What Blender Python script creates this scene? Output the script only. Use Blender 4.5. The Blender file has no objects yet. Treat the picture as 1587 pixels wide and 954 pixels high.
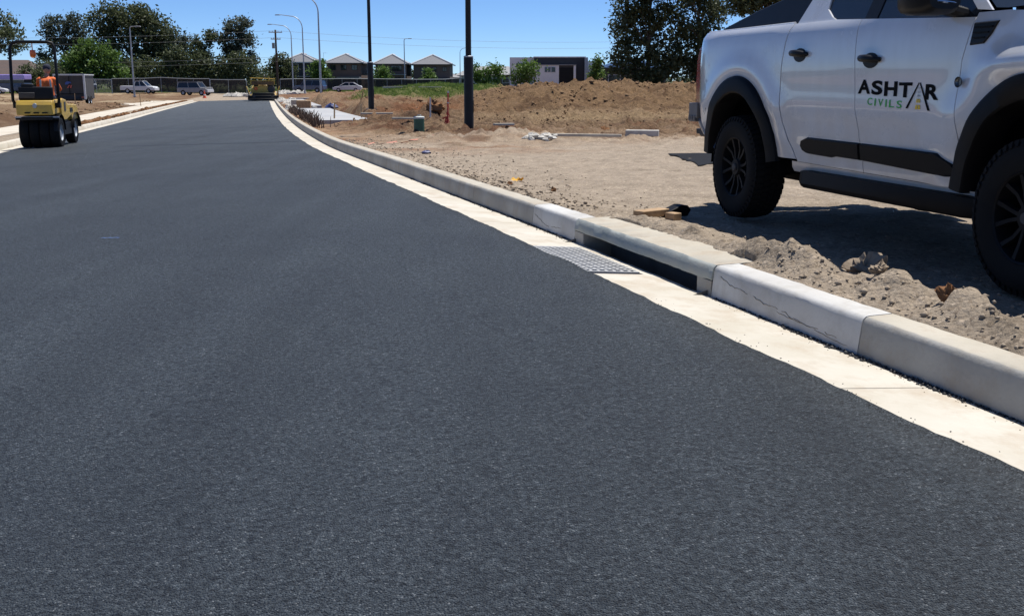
import bpy, math, random
import numpy as np
from mathutils import Vector, Matrix
R = math.radians
random.seed(7)
rng = np.random.default_rng(11)
scene = bpy.context.scene
col = scene.collection

# ------------------------------------------------------------------ camera
CAM_H = 1.15
cam_d = bpy.data.cameras.new('camera')
cam_d.sensor_width = 36.0
cam_d.lens = 36.0 * 1650 / 1587
cam_d.clip_start = 0.05
cam_d.clip_end = 20000
cam = bpy.data.objects.new('camera', cam_d)
col.objects.link(cam)
cam.location = (0, 0, CAM_H)
cam.rotation_euler = (R(90) - math.atan(352 / 1650), 0, 0)
scene.camera = cam

# ------------------------------------------------------------------ sky, sun, exposure
sun_vec = Vector((0.25, 0.25, 1.0)).normalized()          # towards the sun: high, ahead and to the right
sun_el = math.asin(sun_vec.z)
sun_az = math.atan2(sun_vec.x, sun_vec.y)
world = bpy.data.worlds.new('World')
scene.world = world
world.use_nodes = True
wn = world.node_tree.nodes
bg = wn['Background']
sky = wn.new('ShaderNodeTexSky')
sky.sky_type = 'NISHITA'
sky.sun_disc = False
sky.sun_elevation = sun_el
sky.sun_rotation = sun_az
sky.air_density = 1.15
sky.dust_density = 0.0
sky.ozone_density = 10.0
sky.altitude = 6000
world.node_tree.links.new(sky.outputs[0], bg.inputs[0])
bg.inputs[1].default_value = 0.107
sun_d = bpy.data.lights.new('sun', 'SUN')
sun_d.energy = 5.0
sun_d.angle = R(0.5)
sun_d.color = (1.0, 0.97, 0.92)
sun = bpy.data.objects.new('sun', sun_d)
col.objects.link(sun)
sun.location = (30, 30, 80)
sun.rotation_euler = (-sun_vec).to_track_quat('-Z', 'Y').to_euler()
scene.view_settings.view_transform = 'Standard'
scene.view_settings.look = 'None'
scene.view_settings.exposure = 0.3
scene.view_settings.gamma = 1.0
scene.render.engine = 'CYCLES'
scene.cycles.max_bounces = 6
scene.cycles.transparent_max_bounces = 12

# ------------------------------------------------------------------ noise
def _hash(ix, iy, seed):
    h = (ix.astype(np.int64) * 374761393 + iy.astype(np.int64) * 668265263 + seed * 1442695041) & 0x7fffffff
    h = ((h ^ (h >> 13)) * 1274126177) & 0x7fffffff
    return ((h ^ (h >> 16)) & 0xffff) / 65535.0
def vnoise(x, y, seed=0):
    ix = np.floor(x); iy = np.floor(y)
    fx = x - ix; fy = y - iy
    fx = fx * fx * (3 - 2 * fx); fy = fy * fy * (3 - 2 * fy)
    a = _hash(ix, iy, seed); b = _hash(ix + 1, iy, seed)
    c = _hash(ix, iy + 1, seed); d = _hash(ix + 1, iy + 1, seed)
    return (a * (1 - fx) + b * fx) * (1 - fy) + (c * (1 - fx) + d * fx) * fy - 0.5
def fbm(x, y, octv=4, seed=0, gain=0.5):
    s = 0; a = 1.0
    for i in range(octv):
        s = s + a * vnoise(x, y, seed + i * 17); x = x * 2.03 + 3.1; y = y * 2.03 + 1.7; a *= gain
    return s
def smooth(a, b, x):
    t = np.clip((x - a) / (b - a), 0, 1)
    return t * t * (3 - 2 * t)

# ------------------------------------------------------------------ the lie of the land
KY = [-6000, 8, 16, 24, 50, 90, 110, 160, 250, 9000]
KZ = [0, 0, -.10, -.26, -.5, -.68, -.75, -.85, -.6, -.6]
_yy = np.arange(-60, 420, 0.25)
_zz = np.interp(_yy, KY, KZ)
_k = np.hanning(33); _k /= _k.sum()
_zz = np.convolve(np.pad(_zz, 16, mode='edge'), _k, 'valid')
def zg(y):
    return np.interp(y, _yy, _zz)
_ys = np.arange(-40, 420, 0.1)
def _integ(slopes_y, slopes, x0, y0):
    s = np.interp(_ys, slopes_y, slopes)
    x = np.concatenate([[0], np.cumsum((s[1:] + s[:-1]) * 0.05)])
    return x - np.interp(y0, _ys, x) + x0, s
_xr, _sr = _integ([-40, 6, 14, 24, 40, 80, 420], [-.30, -.306, -.290, -.262, -.236, -.228, -.228], 1.52, 4.54)
_xl, _sl = _integ([-40, 10, 24, 60, 100, 420], [-.31, -.30, -.252, -.242, -.226, -.222], -11.32, 23.73)
def xr(y): return np.interp(y, _ys, _xr)      # right gutter invert / kerb base
def xl(y): return np.interp(y, _ys, _xl)      # left asphalt edge
def zroad(x, y):
    u = np.clip((xr(y) - 0.45 - x) / 7.6, 0, 1.25)
    return zg(y) - 0.2 * u
def K(y, d, z):                               # right kerb frame: station y, offset d to the right, height z
    sl = float(np.interp(y, _ys, _sr)); n = math.hypot(1, sl)
    return (float(xr(y)) + d / n, y - d * sl / n, float(zg(y)) + z)
def KL(y, d, z):                              # left edge frame: offset d to the left
    sl = float(np.interp(y, _ys, _sl)); n = math.hypot(1, sl)
    return (float(xl(y)) - d / n, y + d * sl / n, float(zg(y)) - 0.19 + z)
ROAD_END = 112.0

def ground_z(x, y):
    x = np.asarray(x, float); y = np.asarray(y, float)
    base = zg(y)
    cosr = 1 / np.sqrt(1 + np.interp(y, _ys, _sr) ** 2)
    cosl = 1 / np.sqrt(1 + np.interp(y, _ys, _sl) ** 2)
    u = (x - xr(y)) * cosr                    # right of the right kerb face
    w = (xl(y) - x) * cosl                    # left of the left asphalt edge
    dist = np.hypot(x, y)
    # right verge
    rough = smooth(15, 27, y) * smooth(0.4, 2.0, u)
    zr = base + 0.125
    zr = zr + 0.020 * fbm(x * 2.2, y * 2.2, 4, 1) + 0.013 * fbm(x * 9, y * 9, 4, 5, .6) + .010 * np.abs(fbm(x * 4.5, y * 4.5, 3, 6, .6))
    for ru in (2.55, 4.15):
        zr = zr - .022 * np.exp(-((u - ru - .12 * fbm(y * .3, y * 0, 2, 15)) / .13) ** 2) * smooth(9.5, 11, y) * (1 - smooth(22, 28, y))
    zr = zr + rough * (0.20 * fbm(x * 0.55, y * 0.75, 5, 9, 0.62) + 0.02)
    lumps = np.abs(fbm(x * 1.3, y * 1.3, 4, 31, 0.6))
    zr = zr + rough * 0.16 * lumps
    # loose earth thrown up along the back of the kerb near the camera
    near = smooth(1.5, 3.0, y) * (1 - smooth(5.3, 7.2, y))
    rid = np.exp(-((u - 0.40 - 0.10 * fbm(x * 1.5, y * 1.5, 2, 51)) / 0.13) ** 2)
    zr = zr + near * rid * (0.085 + 0.14 * fbm(x * 3.1, y * 3.1, 4, 41, 0.6) + 0.05 * np.abs(fbm(x * 9, y * 9, 3, 44, .6)))
    zr = zr - 0.035 * smooth(0.6, 1.0, u) * (1 - smooth(9.5, 12, y)) * (1 - smooth(5, 7, u))
    mid = smooth(6.5, 9, y) * (1 - smooth(13, 19, y)) * np.exp(-((u - 0.32) / 0.16) ** 2)
    zr = zr + mid * (0.01 + 0.06 * np.abs(fbm(x * 5, y * 5, 4, 61, .6)))
    mo = smooth(5.2, 6.2, y) * (1 - smooth(7.4, 8.6, y)) * np.exp(-((u - 0.40) / 0.09) ** 2)
    zr = zr + mo * (.045 + .06 * np.abs(fbm(x * 4, y * 4, 4, 66, .6)))
    # spoil mound
    m = smooth(38, 55, y - 4.5 * fbm(x * .3, y * .3, 3, 71)) * (1 - 0.45 * smooth(62, 90, y))
    m = m * smooth(-4.5, 2.2, x + 0.06 * (y - 40) + 1.6 * fbm(x * .2, y * .2, 2, 73))
    m = m * (1 - smooth(40, 70, x))
    mr = m * (1.02 + 0.40 * fbm(x * .5, y * .5, 5, 77, .62) + 0.36 * np.abs(fbm(x * 1.3, y * 1.0, 5, 79, .66)))
    zr = zr + mr
    # low heaps left of the mound and the grassy bank
    h2 = np.exp(-(((x + 5.6) / 2.6) ** 2 + ((y - 50) / 6.5) ** 2)) * (0.55 + .8 * fbm(x * .8, y * .8, 4, 81, .6))
    h3 = np.exp(-(((x + 12.5) / 3.6) ** 2 + ((y - 84) / 11) ** 2)) * (.45 + .9 * fbm(x * .5, y * .5, 4, 83, .6))
    h4 = np.exp(-(((x + 2.6) / 1.5) ** 2 + ((y - 36) / 3.5) ** 2)) * (0.42 + .7 * fbm(x * 1.2, y * 1.2, 4, 85, .6))
    gb = np.exp(-(((x + 5.2) / 6.0) ** 2 + ((y - 80) / 15.0) ** 4)) * (1.18 + .3 * fbm(x * .3, y * .3, 3, 87))
    cl = smooth(20, 26, y) * smooth(.5, 2.2, u) * (1 - smooth(70, 100, y))
    zr = zr + cl * (.22 * np.maximum(fbm(x * 2.6, y * 2.6, 4, 88, .65) - .02, 0) + .10 * np.abs(fbm(x * 6, y * 6, 3, 89, .6)))
    slabz = smooth(.45, .7, u) * (1 - smooth(2.6, 3.1, u)) * smooth(34.5, 36.3, y) * (1 - smooth(104, 107, y))
    zr = zr + np.maximum(h2, 0) * 0.8 + np.maximum(h3, 0) * 0.8 + np.maximum(h4, 0) + gb * (1 - m)
    zr = zr * (1 - slabz) + (base + .07) * slabz
    # left verge
    zl = base - 0.19 + 0.115
    far_l = smooth(3.2, 5.5, w)
    zl = zl + 0.03 * fbm(x * 1.4, y * 1.4, 4, 91) + far_l * (0.30 * fbm(x * .22, y * .22, 5, 93, .6) + 0.16 * np.abs(fbm(x * .9, y * .9, 4, 95, .6)))
    zl = zl + far_l * 0.25 * np.exp(-(((x + 34) / 9) ** 2 + ((y - 78) / 8) ** 2)) * (0.6 + fbm(x * .4, y * .4, 4, 97, .6))
    zl = zl + far_l * 0.8 * np.exp(-(((x + 24) / 5) ** 2 + ((y - 45) / 5) ** 2)) * (0.5 + fbm(x * .5, y * .5, 4, 98, .6))
    # trench below road, gutters and the drain
    deep = np.where(y < 14, 0.75, 0.30)
    zlow = zroad(x, y) - deep
    z = np.where(x > 0.5 * (xr(y) + xl(y)), zr, zl)
    inr = smooth(0.02, 0.17, u); inl = smooth(0.46, 0.62, w)
    inside = np.where(u > 0, inr, inl)
    ends = smooth(ROAD_END + 0.5, ROAD_END + 2.5, y)
    flat = base - 0.12 + 0.05 * fbm(x * .5, y * .5, 4, 99)
    z = np.where((u > 0.0) | (w > 0.0), zlow + (z - zlow) * inside, zlow)
    road_zone = (u < 0.17) & (w < 0.62)
    z = np.where(road_zone, z * (1 - ends) + flat * ends, z)
    # pit behind the drain lintel stays open
    pit = (y > 5.93) & (y < 7.92) & (u > -0.1) & (u < 0.27)
    z = np.where(pit, np.minimum(z, base - 0.75), z)
    farz = smooth(150, 260, dist)
    z = z * (1 - farz) + (zg(y) + 0.35 * fbm(x * .02, y * .02, 3, 101)) * farz
    return z
def gz(x, y): return float(ground_z(np.array([x]), np.array([y]))[0])

# ------------------------------------------------------------------ materials
MATS = {}
def _nt(name):
    m = bpy.data.materials.new(name); m.use_nodes = True
    return m, m.node_tree.nodes, m.node_tree.links, m.node_tree.nodes['Principled BSDF']
def ramp(n, stops):
    r = n.new('ShaderNodeValToRGB'); e = r.color_ramp.elements
    while len(e) > 1: e.remove(e[-1])
    e[0].position = stops[0][0]; e[0].color = (*stops[0][1], 1)
    for p, c in stops[1:]:
        k = e.new(p); k.color = (*c, 1)
    return r
def mat(name, c1, c2=None, scale=4.0, rough=0.6, metal=0.0, bump=0.0, bscale=40.0, coat=0.0, spec=0.5, dirt=None, dscale=1.5, damt=0.5, detail=6):
    if name in MATS: return MATS[name]
    m, n, l, b = _nt(name)
    tc = n.new('ShaderNodeTexCoord')
    b.inputs['Roughness'].default_value = rough
    b.inputs['Metallic'].default_value = metal
    b.inputs['Specular IOR Level'].default_value = spec
    b.inputs['Coat Weight'].default_value = coat
    b.inputs['Coat Roughness'].default_value = 0.04
    if c2 is None: c2 = tuple(x * 0.82 for x in c1)
    nz = n.new('ShaderNodeTexNoise'); nz.inputs['Scale'].default_value = scale; nz.inputs['Detail'].default_value = detail
    nz.inputs['Roughness'].default_value = .62
    l.new(tc.outputs['Object'], nz.inputs['Vector'])
    rp = ramp(n, [(0.34, c2), (0.64, c1)])
    l.new(nz.outputs['Fac'], rp.inputs['Fac'])
    out = rp.outputs['Color']
    if dirt is not None:
        dn = n.new('ShaderNodeTexNoise'); dn.inputs['Scale'].default_value = dscale; dn.inputs['Detail'].default_value = 8
        dn.inputs['Roughness'].default_value = .7
        l.new(tc.outputs['Object'], dn.inputs['Vector'])
        dr = ramp(n, [(0.48, (0, 0, 0)), (0.72, (damt, damt, damt))])
        l.new(dn.outputs['Fac'], dr.inputs['Fac'])
        mx = n.new('ShaderNodeMixRGB'); l.new(dr.outputs['Color'], mx.inputs['Fac']); l.new(out, mx.inputs[1])
        mx.inputs[2].default_value = (*dirt, 1); out = mx.outputs['Color']
    l.new(out, b.inputs['Base Color'])
    if bump:
        bn = n.new('ShaderNodeTexNoise'); bn.inputs['Scale'].default_value = bscale; bn.inputs['Detail'].default_value = 5
        l.new(tc.outputs['Object'], bn.inputs['Vector'])
        bp = n.new('ShaderNodeBump'); bp.inputs['Strength'].default_value = 0.8; bp.inputs['Distance'].default_value = bump
        l.new(bn.outputs['Fac'], bp.inputs['Height']); l.new(bp.outputs['Normal'], b.inputs['Normal'])
    MATS[name] = m
    return m

def asphalt_mat():
    m, n, l, b = _nt('asphalt')
    geo = n.new('ShaderNodeNewGeometry'); P = geo.outputs['Position']
    vo = n.new('ShaderNodeTexVoronoi'); vo.inputs['Scale'].default_value = 170
    l.new(P, vo.inputs['Vector'])
    sep = n.new('ShaderNodeSeparateColor'); l.new(vo.outputs['Color'], sep.inputs[0])
    r1 = ramp(n, [(0.0, (.0205, .026, .030)), (0.55, (.0375, .0465, .053)), (0.90, (.062, .074, .082)), (0.975, (.092, .105, .114)), (1.0, (.17, .183, .19))])
    l.new(sep.outputs[0], r1.inputs['Fac'])
    big = n.new('ShaderNodeTexNoise'); big.inputs['Scale'].default_value = 0.55; big.inputs['Detail'].default_value = 7; big.inputs['Roughness'].default_value = .65
    l.new(P, big.inputs['Vector'])
    br = ramp(n, [(0.3, (.80, .80, .82)), (0.7, (1.22, 1.2, 1.17))]); l.new(big.outputs['Fac'], br.inputs['Fac'])
    v2 = n.new('ShaderNodeTexVoronoi'); v2.inputs['Scale'].default_value = 62; l.new(P, v2.inputs['Vector'])
    pn = n.new('ShaderNodeTexNoise'); pn.inputs['Scale'].default_value = 50; pn.inputs['Detail'].default_value = 4; pn.inputs['Roughness'].default_value = .75; l.new(P, pn.inputs['Vector'])
    pr = ramp(n, [(0.36, (.26, .26, .26)), (0.48, (1.08, 1.08, 1.08)), (0.66, (1.9, 1.9, 1.9))]); l.new(pn.outputs['Fac'], pr.inputs['Fac'])
    # long faint streaks left by the paver along the road
    mp = n.new('ShaderNodeMapping'); mp.inputs['Rotation'].default_value = (0, 0, R(-14)); mp.inputs['Scale'].default_value = (2.3, 0.10, 1)
    l.new(P, mp.inputs['Vector'])
    st = n.new('ShaderNodeTexNoise'); st.inputs['Scale'].default_value = 1.0; st.inputs['Detail'].default_value = 5
    l.new(mp.outputs[0], st.inputs['Vector'])
    sr = ramp(n, [(0.3, (.82, .82, .82)), (0.7, (1.16, 1.16, 1.16))]); l.new(st.outputs['Fac'], sr.inputs['Fac'])
    m1 = n.new('ShaderNodeMixRGB'); m1.blend_type = 'MULTIPLY'; m1.inputs[0].default_value = 1
    m0 = n.new('ShaderNodeMixRGB'); m0.blend_type = 'MULTIPLY'; m0.inputs[0].default_value = 1
    l.new(r1.outputs[0], m0.inputs[1]); l.new(pr.outputs[0], m0.inputs[2])
    l.new(m0.outputs[0], m1.inputs[1]); l.new(br.outputs[0], m1.inputs[2])
    m2 = n.new('ShaderNodeMixRGB'); m2.blend_type = 'MULTIPLY'; m2.inputs[0].default_value = 1
    l.new(m1.outputs[0], m2.inputs[1]); l.new(sr.outputs[0], m2.inputs[2])
    # brownish dust tracked on in a few places
    du = n.new('ShaderNodeTexNoise'); du.inputs['Scale'].default_value = 1.4; du.inputs['Detail'].default_value = 9; du.inputs['Roughness'].default_value = .75
    l.new(P, du.inputs['Vector'])
    dr = ramp(n, [(0.64, (0, 0, 0)), (0.84, (.25, .25, .25))]); l.new(du.outputs['Fac'], dr.inputs['Fac'])
    m3 = n.new('ShaderNodeMixRGB'); l.new(dr.outputs[0], m3.inputs[0]); l.new(m2.outputs[0], m3.inputs[1]); m3.inputs[2].default_value = (.10, .075, .06, 1)
    l.new(m3.outputs[0], b.inputs['Base Color'])
    b.inputs['Roughness'].default_value = 0.62
    b.inputs['Specular IOR Level'].default_value = 0.5
    n2 = n.new('ShaderNodeTexNoise'); n2.inputs['Scale'].default_value = 48; n2.inputs['Detail'].default_value = 6; n2.inputs['Roughness'].default_value = .7
    l.new(P, n2.inputs['Vector'])
    sm = n.new('ShaderNodeMath'); sm.operation = 'MULTIPLY_ADD'
    l.new(n2.outputs['Fac'], sm.inputs[0]); sm.inputs[1].default_value = 1.6; l.new(vo.outputs['Distance'], sm.inputs[2])
    iv = n.new('ShaderNodeMath'); iv.operation = 'MULTIPLY'; iv.inputs[1].default_value = -1; l.new(sm.outputs[0], iv.inputs[0])
    bp = n.new('ShaderNodeBump'); bp.inputs['Strength'].default_value = 1.0; bp.inputs['Distance'].default_value = 0.017
    l.new(iv.outputs[0], bp.inputs['Height']); l.new(bp.outputs['Normal'], b.inputs['Normal'])
    return m

def soil_mat():
    m, n, l, b = _nt('soil')
    at = n.new('ShaderNodeAttribute'); at.attribute_name = 'soil'
    geo = n.new('ShaderNodeNewGeometry'); P = geo.outputs['Position']
    a = n.new('ShaderNodeTexNoise'); a.inputs['Scale'].default_value = 3.0; a.inputs['Detail'].default_value = 12; a.inputs['Roughness'].default_value = .72
    l.new(P, a.inputs['Vector'])
    ar = ramp(n, [(0.28, (.62, .60, .57)), (0.5, (1, 1, 1)), (0.74, (1.28, 1.27, 1.25))]); l.new(a.outputs['Fac'], ar.inputs['Fac'])
    v = n.new('ShaderNodeTexVoronoi'); v.inputs['Scale'].default_value = 46; l.new(P, v.inputs['Vector'])
    s = n.new('ShaderNodeSeparateColor'); l.new(v.outputs['Color'], s.inputs[0])
    vr = ramp(n, [(0.0, (.72, .70, .68)), (0.25, (.95, .95, .95)), (0.9, (1.08, 1.08, 1.08)), (1.0, (1.5, 1.5, 1.5))]); l.new(s.outputs[0], vr.inputs['Fac'])
    m1 = n.new('ShaderNodeMixRGB'); m1.blend_type = 'MULTIPLY'; m1.inputs[0].default_value = 1
    l.new(at.outputs['Color'], m1.inputs[1]); l.new(ar.outputs[0], m1.inputs[2])
    m2 = n.new('ShaderNodeMixRGB'); m2.blend_type = 'MULTIPLY'; m2.inputs[0].default_value = 1
    l.new(m1.outputs[0], m2.inputs[1]); l.new(vr.outputs[0], m2.inputs[2])
    l.new(m2.outputs[0], b.inputs['Base Color'])
    b.inputs['Roughness'].default_value = 0.95; b.inputs['Specular IOR Level'].default_value = 0.15
    c = n.new('ShaderNodeTexNoise'); c.inputs['Scale'].default_value = 22; c.inputs['Detail'].default_value = 8; c.inputs['Roughness'].default_value = .7
    l.new(P, c.inputs['Vector'])
    ad = n.new('ShaderNodeMath'); ad.operation = 'MULTIPLY_ADD'; l.new(v.outputs['Distance'], ad.inputs[0]); ad.inputs[1].default_value = -0.25; l.new(c.outputs['Fac'], ad.inputs[2])
    bp = n.new('ShaderNodeBump'); bp.inputs['Strength'].default_value = 1.0; bp.inputs['Distance'].default_value = 0.030
    l.new(ad.outputs[0], bp.inputs['Height'])
    w = n.new('ShaderNodeTexNoise'); w.inputs['Scale'].default_value = 2.6; w.inputs['Detail'].default_value = 9; w.inputs['Roughness'].default_value = .75
    l.new(P, w.inputs['Vector'])
    sl = n.new('ShaderNodeAttribute'); sl.attribute_name = 'clodded'
    mm = n.new('ShaderNodeMath'); mm.operation = 'MULTIPLY'; l.new(w.outputs['Fac'], mm.inputs[0]); l.new(sl.outputs['Fac'], mm.inputs[1])
    b2 = n.new('ShaderNodeBump'); b2.inputs['Strength'].default_value = 1.0; b2.inputs['Distance'].default_value = 0.30
    l.new(mm.outputs[0], b2.inputs['Height']); l.new(bp.outputs['Normal'], b2.inputs['Normal'])
    l.new(b2.outputs['Normal'], b.inputs['Normal'])
    return m

def leaf_mat(name, c1, c2, trans=0.38):
    m, n, l, b = _nt(name)
    geo = n.new('ShaderNodeNewGeometry')
    nz = n.new('ShaderNodeTexNoise'); nz.inputs['Scale'].default_value = 0.8; nz.inputs['Detail'].default_value = 8; nz.inputs['Roughness'].default_value = .8
    l.new(geo.outputs['Position'], nz.inputs['Vector'])
    rp = ramp(n, [(0.3, c2), (0.7, c1)]); l.new(nz.outputs['Fac'], rp.inputs['Fac'])
    l.new(rp.outputs[0], b.inputs['Base Color']); b.inputs['Roughness'].default_value = .55
    b.inputs['Specular IOR Level'].default_value = .3
    tr = n.new('ShaderNodeBsdfTranslucent'); l.new(rp.outputs[0], tr.inputs['Color'])
    mx = n.new('ShaderNodeMixShader'); mx.inputs[0].default_value = trans
    l.new(b.outputs[0], mx.inputs[1]); l.new(tr.outputs[0], mx.inputs[2])
    l.new(mx.outputs[0], n['Material Output'].inputs['Surface'])
    return m

def cloth_mat(name, c, opac):
    m, n, l, b = _nt(name)
    b.inputs['Base Color'].default_value = (*c, 1); b.inputs['Roughness'].default_value = .8
    tr = n.new('ShaderNodeBsdfTransparent'); mx = n.new('ShaderNodeMixShader')
    tc = n.new('ShaderNodeTexCoord'); nz = n.new('ShaderNodeTexNoise'); nz.inputs['Scale'].default_value = 1.2; nz.inputs['Detail'].default_value = 6
    l.new(tc.outputs['Object'], nz.inputs['Vector'])
    rp = ramp(n, [(0.3, (opac - .14,) * 3), (0.7, (opac + .1,) * 3)]); l.new(nz.outputs['Fac'], rp.inputs['Fac'])
    l.new(rp.outputs[0], mx.inputs[0]); l.new(tr.outputs[0], mx.inputs[1]); l.new(b.outputs[0], mx.inputs[2])
    l.new(mx.outputs[0], n['Material Output'].inputs['Surface'])
    return m

def brick_mat(name, c1, c2, mortar):
    m, n, l, b = _nt(name)
    tc = n.new('ShaderNodeTexCoord')
    nz = n.new('ShaderNodeTexNoise'); nz.inputs['Scale'].default_value = 7; nz.inputs['Detail'].default_value = 8
    l.new(tc.outputs['Object'], nz.inputs['Vector'])
    wv = n.new('ShaderNodeTexWave'); wv.bands_direction = 'Z'; wv.inputs['Scale'].default_value = 3.7; l.new(tc.outputs['Object'], wv.inputs['Vector'])
    rp = ramp(n, [(0.3, c2), (0.7, c1)]); l.new(nz.outputs['Fac'], rp.inputs['Fac'])
    wr = ramp(n, [(0.0, (.55,) * 3), (0.12, (0, 0, 0))]); l.new(wv.outputs['Fac'], wr.inputs['Fac'])
    mx = n.new('ShaderNodeMixRGB'); l.new(wr.outputs[0], mx.inputs[0]); l.new(rp.outputs[0], mx.inputs[1]); mx.inputs[2].default_value = (*mortar, 1)
    l.new(mx.outputs[0], b.inputs['Base Color']); b.inputs['Roughness'].default_value = .85
    return m

def car_paint():
    m, n, l, b = _nt('white_car_paint')
    tc = n.new('ShaderNodeTexCoord')
    nz = n.new('ShaderNodeTexNoise'); nz.inputs['Scale'].default_value = 2.2; nz.inputs['Detail'].default_value = 9; nz.inputs['Roughness'].default_value = .7
    l.new(tc.outputs['Object'], nz.inputs['Vector'])
    sx = n.new('ShaderNodeSeparateXYZ'); l.new(tc.outputs['Object'], sx.inputs[0])
    # road dust clings to the sills and thins out upwards
    ht = n.new('ShaderNodeMapRange'); ht.inputs['From Min'].default_value = .45; ht.inputs['From Max'].default_value = 1.0; ht.inputs['To Min'].default_value = .30; ht.inputs['To Max'].default_value = -.04
    l.new(sx.outputs['Z'], ht.inputs['Value'])
    ad = n.new('ShaderNodeMath'); ad.operation = 'ADD'; l.new(nz.outputs['Fac'], ad.inputs[0]); l.new(ht.outputs[0], ad.inputs[1])
    rp = ramp(n, [(0.50, (0, 0, 0)), (0.92, (.62, .62, .62))]); l.new(ad.outputs[0], rp.inputs['Fac'])
    mp = n.new('ShaderNodeMapping'); mp.inputs['Scale'].default_value = (5, 5, 1.4); l.new(tc.outputs['Object'], mp.inputs['Vector'])
    st = n.new('ShaderNodeTexNoise'); st.inputs['Scale'].default_value = 2; st.inputs['Detail'].default_value = 6; l.new(mp.outputs[0], st.inputs['Vector'])
    sr = ramp(n, [(0.40, (.655, .66, .675)), (0.70, (.625, .625, .635))]); l.new(st.outputs['Fac'], sr.inputs['Fac'])
    mx = n.new('ShaderNodeMixRGB'); l.new(rp.outputs[0], mx.inputs[0]); l.new(sr.outputs[0], mx.inputs[1]); mx.inputs[2].default_value = (.44, .36, .27, 1)
    l.new(mx.outputs[0], b.inputs['Base Color'])
    rr = n.new('ShaderNodeMapRange'); rr.inputs['To Min'].default_value = .22; rr.inputs['To Max'].default_value = .75; l.new(rp.outputs[0], rr.inputs['Value']); l.new(rr.outputs[0], b.inputs['Roughness'])
    cw = n.new('ShaderNodeMapRange'); cw.inputs['To Min'].default_value = 1.0; cw.inputs['To Max'].default_value = .1; l.new(rp.outputs[0], cw.inputs['Value']); l.new(cw.outputs[0], b.inputs['Coat Weight'])
    b.inputs['Coat Roughness'].default_value = .03
    return m
CREAM = (.66, .585, .455)
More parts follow.
